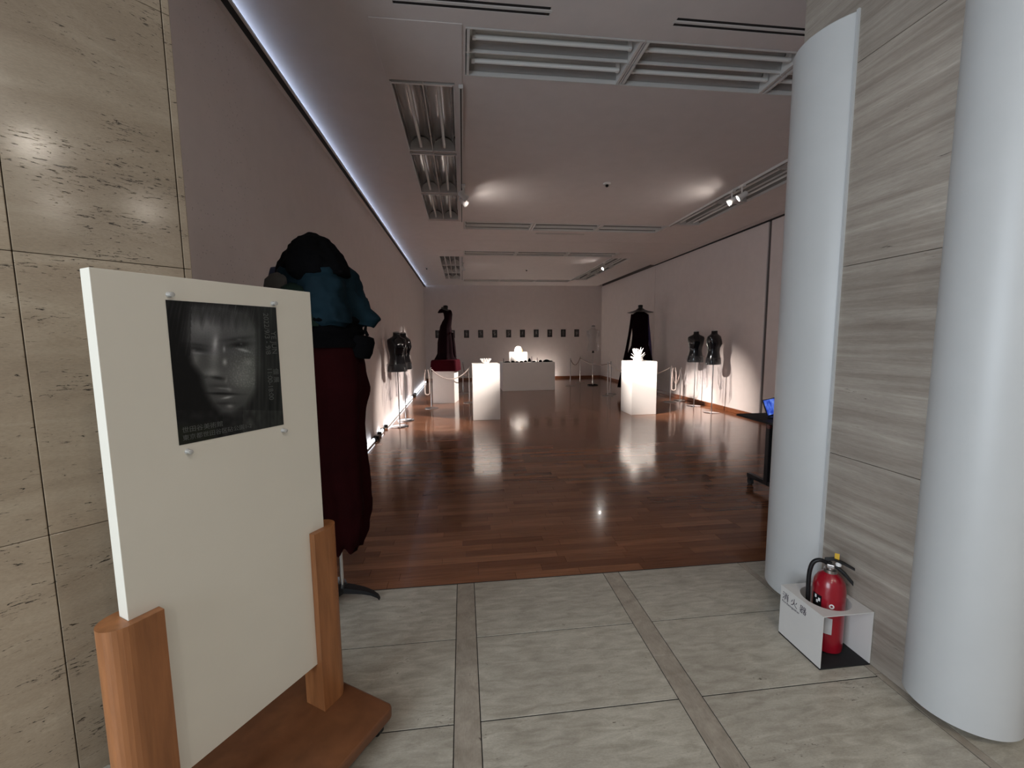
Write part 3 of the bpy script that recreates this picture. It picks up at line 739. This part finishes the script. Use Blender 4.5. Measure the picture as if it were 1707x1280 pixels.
jk = [(1.58, .02, 0, .165, .15, .08), (1.61, .02, 0, .20, .17, .09), (1.66, .02, 0, .205, .175, .08), (1.72, .012, 0, .20, .17, .06), (1.80, .005, 0, .20, .16, .05), (1.86, -.005, 0, .185, .145, .05), (1.93, -.015, 0, .11, .10, .04)]
rs = crumple(loft(jk, lin(1.58, 1.93, 44), n=110, k=5, ph=1.1, nz=.18, seed=3), .035, 14, 3)
for i, r in enumerate(rs):
    for q in r:   # flared point of the jacket hem on the right side
        if 3 < i < 17 and q.x > .10: q.x += .018*(1-abs(i-9)/8)*max(0, (q.x-.10)/.1); q.z -= .02*max(0, (q.x-.10)/.1)
MB().rings(rs).build('jacket', M_TEAL, dm)
# black wrapped hood / cowl
hk = [(1.81, -.015, -.01, .12, .13, .06), (1.85, -.02, -.02, .165, .16, .06), (1.89, -.02, -.02, .165, .15, .05), (1.95, -.02, -.01, .15, .14, .05), (2.00, -.02, 0, .12, .12, .06), (2.04, -.022, 0, .085, .09, .06), (2.065, -.025, 0, .03, .035, .05)]
rs = crumple(loft(hk, lin(1.81, 2.065, 36), n=96, k=4, ph=2.2, nz=.12, seed=8), .028, 13, 8)
MB().rings(rs).build('hood', M_BLACKC, dm)
# grey-green sleeve on the left shoulder
b = MB(); rr = []
for i in range(12):
    t = i/11; rr.append(ell(-.14-.09*t, -.05-.02*t, 1.875-.31*t, .095*min(1, .12+2.2*sqrt(t))*.85, .09*min(1, .12+2.2*sqrt(t)), 28, amp=.08, k=5, ph=t*4, nz=.2, seed=5))
b.rings(rr).build('sleeve', M_GREYC, dm)
# blue shoulder loop on the far left
MB().tube([(-.19, -.02, 1.88), (-.215, -.01, 1.872), (-.225, 0, 1.85), (-.215, 0, 1.81)], [.02, .032, .034, .02], 12).build('shoulder_tab', plain('navy_cloth', (.012, .02, .05), .6), dm)
# green panel hanging at the front left
rr = [ell(-.09+.05*t, -.13-.02*t, 1.80-.22*t, (.085-.015*t)*min(1, .15+2*sqrt(t)), .06*min(1, .15+2*sqrt(t)), 28, amp=.09, k=5, ph=2*t, nz=.15, seed=2) for t in lin(0, 1, 10)]
MB().rings(rr).build('front_panel', M_GREEN, dm)
# black waist wrap, grey buckle and the black bag hanging on the right
rr = [ell(.005, 0, z, .205+.010*sin(i*2), .168+.01*sin(i*2), 48, amp=.02, k=8, ph=i*.8, nz=.05) for i, z in enumerate(lin(1.47, 1.63, 9))]
MB().rings(rr).build('waist_wrap', M_BLACKC, dm)
MB().tube([(-.145, -.135, 1.60), (-.12, -.165, 1.585), (-.095, -.178, 1.55), (-.07, -.175, 1.53)], [.012, .026, .022, .010], 10).build('buckle_strap', M_GREYC, dm)
bg = MB().lathe([(.03, -.065), (.055, -.06), (.064, -.03), (.066, .03), (.056, .055), (.03, .06)], (.205, -.02, 1.475), 24, M=Matrix.Rotation(radians(12), 4, 'Y')).build('bag', M_BLACKC, dm)
MB().tube([(.17, -.02, 1.53), (.165, -.02, 1.585), (.19, -.02, 1.602), (.235, -.02, 1.60), (.228, -.02, 1.56), (.24, -.02, 1.53)], .009, 8).build('bag_strap', M_BLACKC, bg)
MB().tube([(.03, 0, .06), (.03, 0, .40)], .013, 14).build('pole', M_CHROME, dm)
for k, a in enumerate((-8, 112, 232)):
    a = radians(a); d = Vector((cos(a), sin(a), 0)); q = Vector((-d.y, d.x, 0)); prof = [(.0, .075, .03), (.06, .07, .026), (.12, .062, .021), (.17, .048, .016), (.205, .028, .012), (.215, .012, .010)]
    rs = [[Vector((.03, 0, 0))+d*s+q*(w*cx)+Vector((0, 0, max(.002, z+w*.55*cz))) for cx, cz in ((-1, -1), (1, -1), (1, 1), (-1, 1))] for s, z, w in prof]
    rs = [[Vector((p.x, p.y, max(.001, p.z))) for p in r] for r in rs]
    MB().rings(rs).build('base_leg', M_BLACK, dm)

# ================================================================== TORSO FORMS
TORSO = [(0, .163, .115), (.03, .168, .122), (.09, .162, .120), (.17, .140, .105), (.25, .124, .096), (.33, .133, .102), (.41, .155, .120), (.47, .165, .120), (.52, .172, .105), (.555, .165, .092), (.58, .125, .08), (.60, .078, .066), (.62, .058, .056), (.67, .054, .054)]
def torso_mesh(dz, sc=1.0):
    rs = []
    for z, rx, ry in TORSO:
        r = ell(0, 0, dz+z*sc, rx*sc, ry*sc, 36, sq=2.25)
        for q in r:
            if q.y < 0 and .34 < z < .5: q.y -= .022*sc*math.exp(-((abs(q.x)-.07)/.04)**2)*math.exp(-((z-.42)/.05)**2)
        rs.append(r)
    return MB().rings(rs)
def torso_form(x, y, rz, lab, tilt=0, flare=.26, drop=.50, zb=.975):
    t = thing('torso_form', lab, 'mannequin torso', (x, y, 0), rz, 'black torso forms in clear vinyl')
    torso_mesh(zb).build('torso', M_GLOSSB, t)
    MB().lathe([(.057, zb+.668), (.058, zb+.68), (.03, zb+.69)], n=20).build('neck_cap', M_STEEL, t)
    MB().tube([(0, 0, .012), (0, 0, zb+.02)], .011, 10).build('pole', M_STEEL, t)
    MB().lathe([(.155, .0008), (.155, .006), (.15, .010), (.02, .014)], n=36).build('base_plate', M_CHROME, t)
    # clear vinyl skirt hanging from the hips
    top = zb+.14; bot = zb-drop; rs = []
    for i in range(18):
        u = i/17; z = top+(bot-top)*u
        rx, ry = .18+(flare-.18)*u, .135+(flare*.78-.135)*u
        rs.append(ell(0, 0, z, rx, ry, 60, amp=.05+.09*u, k=7, ph=2.2*u+x, nz=.16, seed=x))
    MB().rings(rs, False, False).build('vinyl_skirt', M_CLEAR, t)
    return t
torso_form(5.12, 8.76, radians(-20), 'black torso form under clear vinyl beside the rope stanchions', flare=.20)
torso_form(4.99, 7.88, radians(25), 'black torso form under clear vinyl casting its shadow beside the wall panel joint', flare=.20)
torso_form(-1.135, 7.46, radians(35), 'black torso form in clear vinyl standing in front of its twin by the floor light', flare=.19)
torso_form(-1.10, 8.02, radians(60), 'black torso form in clear vinyl half hidden behind its twin by the floor light', flare=.19)
# clear acrylic torso by the far wall on a ring base
t = thing('clear_torso', 'transparent acrylic torso form on a ring base by the far corner', 'mannequin torso', (4.22, 13.3, 0), radians(10))
torso_mesh(1.12, 1.2).build('torso', M_CLEARF, t)
MB().lathe([(.062, 1.92), (.062, 1.94), (.03, 1.95)], n=18).build('neck_cap', M_BLACK, t)
for s in (-1, 1): MB().rings([ell(s*.2, 0, z, .03, .05, 16, nz=.2, seed=s) for z in lin(1.58, 1.78, 5)]).build('arm_plate', M_CLEARF, t)
MB().lathe([(.05, 1.06), (.03, 1.09), (.035, 1.13)], n=14).build('socket', M_BLACK, t)
MB().tube([(0, 0, .02), (0, 0, 1.1)], .011, 10).build('pole', M_STEEL, t)
MB().rings([[Vector(((.165+.012*cos(b))*cos(a), (.165+.012*cos(b))*sin(a), .013+.012*sin(b))) for b in [2*pi*k/8 for k in range(8)]] for a in [2*pi*j/36 for j in range(37)]], False, False).build('ring_base', M_BLACK, t)
for a in (0, pi/2): MB().tube([(-.165*cos(a), -.165*sin(a), .013), (.165*cos(a), .165*sin(a), .013)], .008, 6).build('ring_spoke', M_BLACK, t)

# ================================================================== PEDESTALS
def block(name, x0, x1, y0, y1, z0, z1, lab, cat='pedestal', rz=0, mat=None, bev=.004, group=None):
    o = B(-(x1-x0)/2, (x1-x0)/2, -(y1-y0)/2, (y1-y0)/2, 0, z1-z0).build(name, mat or M_WHITE, bevel=bev)
    o.location = ((x0+x1)/2, (y0+y1)/2, z0); o.rotation_euler = (0, 0, rz); return tag(o, lab, cat, group)
block('pedestal', 3.285, 3.80, 7.86, 8.42, 0, 1.055, 'white pedestal carrying the spiky coral sculpture', group='white pedestals')
block('pedestal', .168, .68, 7.82, 8.34, 0, 1.058, 'white pedestal carrying the small white crown', group='white pedestals')
block('display_bench', 1.147, 2.72, 12.25, 13.15, 0, .84, 'long low white bench covered with dark pieces at the back', 'bench')
block('display_cube', 1.43, 1.94, 12.52, 12.98, .84, 1.135, 'white cube on the long bench under the white wig', 'cube')
pr = radians(-10.4)
block('plinth', -.436-.265, -.436+.265, 10.40-.26, 10.40+.26, 0, .772, 'white plinth under the red cloth behind the rope', 'plinth', pr)
# coral sculpture
t = thing('coral_sculpture', 'white spiky coral-like sculpture on the pedestal', 'sculpture', (3.50, 8.08, 1.055))
MB().rings([ell(0, 0, z, r, r, 20, nz=.25, seed=4) for z, r in ((0, .075), (.03, .09), (.08, .085), (.12, .07), (.16, .05), (.19, .02))]).build('core', M_SCULPT, t)
for k in range(40):
    a = random.random()*2*pi; e = random.uniform(.1, 1.35); r0 = .07*cos(e*.6); z0 = .03+.13*sin(e)
    d = Vector((cos(a)*cos(e), sin(a)*cos(e), sin(e))); p = Vector((r0*cos(a)*.9, r0*sin(a)*.9, z0)); q = Vector((-sin(a), cos(a), 0))*random.uniform(-.03, .03)
    L = random.uniform(.06, .12)
    MB().tube([p, p+d*L*.5+q*.4, p+d*L+q+Vector((0, 0, .015))], [.010, .008, .003], 6).build('spike', M_SCULPT, t)
# crown
t = thing('lattice_bowl', 'small white latticed crown-like bowl on the left pedestal', 'sculpture', (.43, 8.05, 1.058))
MB().lathe([(.045, 0), (.055, .006), (.055, .014), (.04, .014)], n=24).build('foot', M_SCULPT, t)
for k in range(14):
    a = 2*pi*k/14; a2 = a+.45; a3 = a-.45
    for b_, nm in ((a2, 'strand'), (a3, 'strand')):
        MB().tube([(.05*cos(a), .05*sin(a), .01), (.075*cos((a+b_)/2), .075*sin((a+b_)/2), .045), (.095*cos(b_), .095*sin(b_), .078)], .006, 6).build(nm, M_SCULPT, t)
    MB().lathe([(.004, -.012), (.014, -.004), (.014, .004), (.004, .012)], (.096*cos(a), .096*sin(a), .082), 10).build('bead', M_SCULPT, t)
# wig on the cube
t = thing('white_wig', 'white domed hood-like wig with an opening on the cube', 'sculpture', (1.69, 12.74, 1.135))
rs = []
for i in range(12):
    e = pi/2*i/11; rs.append(ell(0, 0, .18*sin(e), max(.004, .125*cos(e)**.7), max(.004, .115*cos(e)**.7), 32, amp=.03, k=10, nz=.06))
MB().rings(rs).build('dome', M_SCULPT, t)
MB().tube([(.085*cos(a), -.085-.02*sin(a), .10*sin(a)+.005) for a in lin(0.05, pi-.05, 12)], .022, 10).build('rolled_edge', M_SCULPT, t)
MB().lathe([(.045, 0), (.05, .06), (.03, .10), (.01, .105)], (.075, -.075, 0), 16).build('inner_face', plain('warm_cream', srgb(220, 180, 140), .5), t)
# dark pieces on the bench
items = [(1.31, 12.42, .085, .035, 'flat dark cloth bundle at the crown end of the bench'), (1.47, 12.38, .055, .05, 'dark crumpled piece before the cube left corner'), (1.60, 12.40, .05, .035, 'small dark scrap in front of the cube'), (1.73, 12.38, .055, .04, 'dark low piece in front of the cube'),
         (1.86, 12.42, .05, .055, 'dark rounded lump at the cube right corner'), (2.01, 12.60, .045, .11, 'dark upright lump beside the cube'), (2.11, 12.38, .05, .04, 'dark flat scrap beyond the cube'), (2.32, 12.42, .045, .06, 'dark humped piece in the open half of the bench'), (2.49, 12.42, .09, .07, 'dark long mound near the stanchion end of the bench'), (2.65, 12.50, .045, .03, 'small dark scrap at the stanchion end of the bench')]
for i, (x, y, r, h, lab) in enumerate(items):
    o = MB().rings([ell(0, 0, z, rr, rr*.7, 22, amp=.12, k=5, ph=i, nz=.5, seed=i*3.1) for z, rr in ((0, r), (h*.35, r*1.02), (h*.7, r*.75), (h, r*.3))]).build('dark_piece', M_BLACKC)
    o.location = (x, y, .84); tag(o, lab, 'garment piece', 'dark pieces on the bench')
for x, h, lab in ((1.20, .11, 'thin short rod at the crown end of the bench'), (2.05, .16, 'tall dark rod beside the cube on the bench'), (2.22, .12, 'thin dark rod in the open half of the bench')):
    t = thing('thin_rod', lab, 'rod', (x, 12.45, .84), 0, 'rods on the bench'); MB().lathe([(.03, 0), (.03, .008), (.008, .012)], n=14).build('foot', M_BLACK, t); MB().lathe([(.008, .01), (.008, h), (.003, h+.01)], n=10).build('shaft', M_BLACK, t)

# ================================================================== RED DRESS FIGURE
cx, cy = -.425, 10.42
o = MB().rings([ell(0, 0, z, a, b, 44, sq=sq, amp=am, k=9, nz=.03) for z, a, b, sq, am in ((0, .33, .30, 12, .012), (.06, .325, .295, 12, .01), (.235, .315, .285, 12, .006), (.265, .30, .27, 9, .005), (.272, .26, .24, 6, 0))]).build('red_cloth_block', M_RED2)
o.location = (cx, cy, .773); o.rotation_euler = (0, 0, pr); tag(o, 'dark red velvet covered block on the white plinth', 'cloth block')
t = thing('red_dress_figure', 'one-shouldered near-black red gown on a form above the red block', 'mannequin', (cx, cy, 1.046))
dk = [(0, -.0, 0, .27, .22, .05), (.06, .0, 0, .23, .19, .06), (.15, .01, 0, .20, .16, .06), (.4, .01, 0, .19, .15, .05), (.62, .015, 0, .16, .13, .03), (.80, .02, 0, .135, .11, .02), (.88, .045, 0, .12, .11, .01), (1.0, .085, 0, .095, .10, 0), (1.10, .085, 0, .105, .10, 0), (1.16, .07, 0, .11, .09, 0), (1.20, .05, 0, .10, .075, 0)]
MB().rings(loft(dk, lin(0, 1.20, 36), n=44, k=8, ph=.4)).build('gown', M_DRESS, t)
MB().tube([(.04, 0, 1.17), (-.04, 0, 1.19), (-.10, 0, 1.165), (-.155, 0, 1.13)], [.07, .06, .045, .012], 14).build('shoulder_wing', M_DRESS, t)
MB().lathe([(.055, 1.17), (.052, 1.24), (.06, 1.26)], (.03, 0, 0), 18).build('neck', M_GREYC, t)
MB().lathe([(.05, 1.26), (.062, 1.275), (.05, 1.30), (.02, 1.31)], (.03, 0, 0), 18, M=None).build('neck_cap', M_BLACK, t)
MB().tube([(-.06, -.07, 1.25), (.0, -.085, 1.215), (.08, -.08, 1.185), (.13, -.03, 1.18)], .022, 10).build('grey_collar', M_GREYC, t)
rr = [ell(.19+.03*(1-u), -.03, .05+.62*u, .045-.02*u, .05-.02*u, 16, amp=.1, k=4, ph=u*3) for u in lin(0, 1, 9)]
MB().rings(rr).build('side_drape', M_DRESS, t)
MB().lathe([(.006, -.02), (.022, -.008), (.022, .008), (.006, .02)], (.185, -.09, .66), 12).build('brooch', M_CHROME, t)

# ================================================================== CAPED FIGURE BEHIND THE CORAL PEDESTAL
gx, gy = 4.71, 10.8
t = thing('caped_figure', 'tall dark caped gown with a wide disc collar behind the coral pedestal', 'mannequin', (gx, gy, -.12)); t.scale = (1.08, 1.08, 1.08)
ck = [(.30, -.04, 0, .46, .34, .07), (.7, -.03, 0, .40, .30, .07), (.98, -.02, 0, .335, .26, .06), (1.15, 0, 0, .27, .22, .05), (1.35, .01, 0, .205, .17, .04), (1.6, .01, 0, .19, .16, .02), (1.85, 0, 0, .20, .16, .01), (2.05, 0, 0, .195, .15, 0), (2.12, 0, 0, .185, .14, 0), (2.155, 0, 0, .10, .09, 0)]
MB().rings(loft(ck, lin(.30, 2.155, 40), n=56, k=9, ph=.3)).build('gown', M_DRESS, t)
MB().lathe([(.05, 2.20), (.10, 2.175), (.20, 2.155), (.30, 2.14), (.312, 2.15), (.20, 2.175), (.11, 2.21), (.06, 2.25)], n=40).build('disc_collar', plain('brown_collar', (.03, .024, .022), .35), t)
MB().lathe([(.055, 2.16), (.05, 2.26), (.052, 2.28)], n=18).build('neck', M_GREYC, t)
MB().lathe([(.05, 2.285), (.058, 2.30), (.05, 2.325), (.02, 2.33)], n=18).build('neck_cap', M_BLACK, t)
MB().tube([(-.20, 0, 2.10), (-.235, -.01, 1.85), (-.275, -.02, 1.6), (-.33, -.03, 1.3), (-.38, -.04, 1.02), (-.42, -.04, .85)], [.035, .035, .033, .035, .045, .05], 10).build('sleeve', M_DRESS, t)
MB().tube([(.19, 0, 2.10), (.205, -.01, 1.85), (.235, -.02, 1.6), (.265, -.03, 1.3), (.285, -.03, 1.02), (.295, -.03, .8)], [.03, .03, .03, .032, .034, .03], 10).build('purple_sleeve', M_PURPLE, t)
MB().tube([(0, 0, .12), (0, 0, .34)], .016, 10).build('pole', M_STEEL, t)
MB().lathe([(.20, .112), (.20, .123), (.03, .13)], n=32).build('base_plate', M_STEEL, t)

# ================================================================== STANCHIONS AND ROPES
def stanchion(x, y, h, lab, mat=None):
    t = thing('stanchion', lab, 'stanchion', (x, y, 0), 0, 'rope stanchions'); m = mat or M_STEEL
    MB().lathe([(.15, .001), (.15, .008), (.10, .018), (.02, .028)], n=32).build('base', m, t)
    MB().lathe([(.013, .02), (.013, h-.03), (.02, h-.025), (.02, h-.005), (.008, h)], n=14).build('post', m, t)
    MB().rings([[Vector(((.028+.004*cos(b))*cos(a), (.028+.004*cos(b))*sin(a), h-.05+.004*sin(b))) for b in [2*pi*k/6 for k in range(6)]] for a in [2*pi*j/18 for j in range(19)]], False, False).build('hook_ring', m, t)
    return t
ST = {'a': (3.46, 13.27, .90), 'b': (4.03, 14.13, .92), 'c': (3.79, 10.66, .90), 'd': (4.01, 11.05, .90), 'e': (4.87, 9.36, .87), 'f': (5.22, 9.55, .80), 'g': (-.72, 9.42, .92), 'h': (.14, 10.10, .87), 'i': (-.01, 11.9, .90)}
SL = {'a': 'steel stanchion closest to the long bench by the far wall', 'b': 'steel stanchion between the far wall and the clear torso', 'c': 'steel stanchion beside the caped gown, front one of two close together', 'd': 'steel stanchion beside the caped gown, rear one of two close together', 'e': 'steel stanchion with hanging rope loops before the black torsos', 'f': 'slim steel stanchion against the panelled wall by the black torsos', 'g': 'steel stanchion with a white rope loop before the red plinth', 'h': 'steel stanchion between the red plinth and the crown pedestal', 'i': 'dark stanchion far behind the red plinth'}
for k, (x, y, h) in ST.items(): stanchion(x, y, h, SL[k])
def rope(a, b, sag, lab, mat, za=None, zb=None, r=.011, n=18, toward=(0, 0)):
    A = Vector((*ST[a][:2], (za or ST[a][2]-.055))); Bv = Vector((*ST[b][:2], (zb or ST[b][2]-.055)))
    d = (Bv-A); d.z = 0; d.normalize(); A += d*.03; Bv -= d*.03
    pts = []
    for i in range(n+1):
        u = i/n; p = A.lerp(Bv, u); s = 4*u*(1-u); pts.append(p+Vector((toward[0]*s, toward[1]*s, -sag*s)))
    o = MB().tube(pts, r, 8).build('barrier_rope', mat); return tag(o, lab, 'rope', 'barrier ropes')
def rope_loop(a, dx, dy, drop, lab, mat, w=.05):
    x, y, h = ST[a]; z = h-.05; x += dx; y += dy
    pts = [(x-w*cos(q)*1.0, y, z-drop+(drop*.9 if False else 0)-w*sin(q)) for q in lin(0, pi, 9)]
    pts = [(x-w*.5, y, z)]+[(x-w, y, z-drop*f) for f in (.25, .5, .8)]+[(x-w*cos(q), y, z-drop-w*.8*sin(q)) for q in lin(.15, pi-.15, 7)]+[(x+w, y, z-drop*f) for f in (.8, .5, .25)]+[(x+w*.5, y, z)]
    o = MB().tube(pts, .011, 8).build('barrier_rope', mat); return tag(o, lab, 'rope', 'barrier ropes')
rope('a', 'b', .20, 'short sagging rope between the two stanchions by the far wall', M_ROPED)
rope('b', 'd', .13, 'rope running in front of the clear torso', M_ROPED)
rope('c', 'e', .26, 'pale rope passing behind the coral pedestal', M_ROPE)
rope('e', 'f', .35, 'pale rope dipping between the stanchions at the panelled wall', M_ROPE)
rope_loop('e', .07, -.02, .50, 'pale rope hung in a long loop from the stanchion by the torsos', M_ROPE)
rope('g', 'h', .22, 'pale rope sagging in front of the red plinth', M_ROPE, toward=(.0, -.06))
rope_loop('g', -.085, -.01, .52, 'white rope hung in a long loop beside the red plinth', M_ROPE)
rope('h', 'i', .25, 'dark rope going back from the crown pedestal side', M_ROPED)

# ================================================================== PHOTOS ON THE FAR WALL
m, nt, p = newmat('photo_print')
tc = nt.nodes.new('ShaderNodeTexCoord'); oi = nt.nodes.new('ShaderNodeObjectInfo')
mp = nt.nodes.new('ShaderNodeMapping'); mp.inputs['Scale'].default_value = (1.4, 1, .8); mp.inputs['Location'].default_value = (-.7, 0, -.42)
nt.links.new(tc.outputs['Generated'], mp.inputs['Vector'])
gr = nt.nodes.new('ShaderNodeTexGradient'); gr.gradient_type = 'SPHERICAL'
cb = nt.nodes.new('ShaderNodeCombineXYZ'); sp = nt.nodes.new('ShaderNodeSeparateXYZ'); nt.links.new(mp.outputs[0], sp.inputs[0])
nt.links.new(sp.outputs[0], cb.inputs[0]); nt.links.new(sp.outputs[2], cb.inputs[1])
m2 = nt.nodes.new('ShaderNodeMath'); m2.operation = 'MULTIPLY'; m2.inputs[1].default_value = 40; nt.links.new(oi.outputs['Random'], m2.inputs[0])
nz = nt.nodes.new('ShaderNodeTexNoise'); nz.noise_dimensions = '4D'; nz.inputs['Scale'].default_value = 5; nz.inputs['Detail'].default_value = 3
nt.links.new(tc.outputs['Generated'], nz.inputs['Vector']); nt.links.new(m2.outputs[0], nz.inputs['W'])
nt.links.new(cb.outputs[0], gr.inputs[0])
ml = nt.nodes.new('ShaderNodeMath'); ml.operation = 'MULTIPLY'; nt.links.new(gr.outputs['Fac'], ml.inputs[0]); nt.links.new(nz.outputs['Fac'], ml.inputs[1])
c = ramp(nt, ml.outputs[0], [(.24, (.012, .011, .011)), (.40, (.06, .055, .055)), (.55, (.25, .24, .23))]); nt.links.new(c, p.inputs['Base Color']); p.inputs['Roughness'].default_value = .4
names = ['first', 'second', 'third', 'fourth', 'fifth', 'sixth', 'seventh', 'eighth', 'ninth', 'tenth', 'last']
for k in range(11):
    o = B(-.095, .095, -.006, 0, -.145, .145).build('photo_print', m, bevel=.001); o.location = (-.9125+.5325*k, YB, 1.748)
    tag(o, f'small black-and-white print on the far wall, {names[k]} in the row from the red gown', 'photo', 'photo prints on the far wall')

# ================================================================== TABLE AND LAPTOP BEHIND THE COLUMN
t = thing('folding_table', 'black wheeled folding table half hidden behind the white column', 'table', (3.475, 3.62, 0))
B(-.72, .72, -.22, .30, .712, .732).build('tabletop', M_BLACKM, t, bevel=.003)
B(-.56, .56, -.03, -.015, .40, .70).build('modesty_panel', M_BLACKM, t)
for s in (-1, 1):
    lx = s*.565
    B(lx-.03, lx+.03, -.015, .035, .08, .71).build('leg', M_BLACK, t, bevel=.004)
    f_ = B(lx-.025, lx+.025, -.36, .28, .075, .115).build('foot_bar', M_BLACK, t, bevel=.004)
    for yy in (-.33, .25):
        MB().tube([(lx-.014, yy, .032), (lx+.014, yy, .032)], .032, 16).build('caster', M_RUBBER, t); B(lx-.02, lx+.02, yy-.02, yy+.02, .045, .08).build('caster_fork', M_BLACK, t)
    MB().tube([(lx-.05, -.02, .66), (lx-.03, -.02, .66)], .022, 14).build('lock_knob', plain('dark_red_knob', (.08, .01, .01), .4), t)
t = thing('laptop', 'open laptop with a glowing blue screen on the black table', 'laptop', (3.07, 3.62, .7325), radians(30))
B(-.16, .16, -.11, .11, 0, .016).build('keyboard_deck', M_BLACK, t, bevel=.003)
Mx = Matrix.Translation((0, .11, .016)) @ Matrix.Rotation(radians(-20), 4, 'X')
ld = B(-.16, .16, -.004, .004, 0, .165, Mx).build('lid', M_BLACK, t, bevel=.002)
m, nt, p = newmat('blue_screen'); c = ramp(nt, noise_tex(nt, pos(nt), 18, 3), [(.35, (.01, .05, .5)), (.6, (.12, .25, 1.0)), (.75, (.5, .7, 1.0))])
nt.links.new(c, p.inputs['Emission Color']); p.inputs['Emission Strength'].default_value = .7; p.inputs['Base Color'].default_value = (.01, .02, .05, 1)
B(-.148, .148, -.0046, -.004, .010, .157, Mx).build('screen', m, ld)
for i in range(3): B(-.14, .14, -.02+.03*i, .0+.03*i, .0162, .0175).build('key_row', M_RUBBER, t)

# floor light tucked behind the long bench, washing the far wall
t = thing('floor_light', 'floor light tube lying behind the long white bench', 'light strip', (2.25, 15.72, 0), 0)
B(0, 1.1, -.03, .03, 0, .022).build('channel', M_METAL_W, t)
MB().tube([(.02, 0, .04), (1.08, 0, .04)], .018, 10).build('tube', emit('warm_floor_tube', (1.0, .93, .85), 130), t)
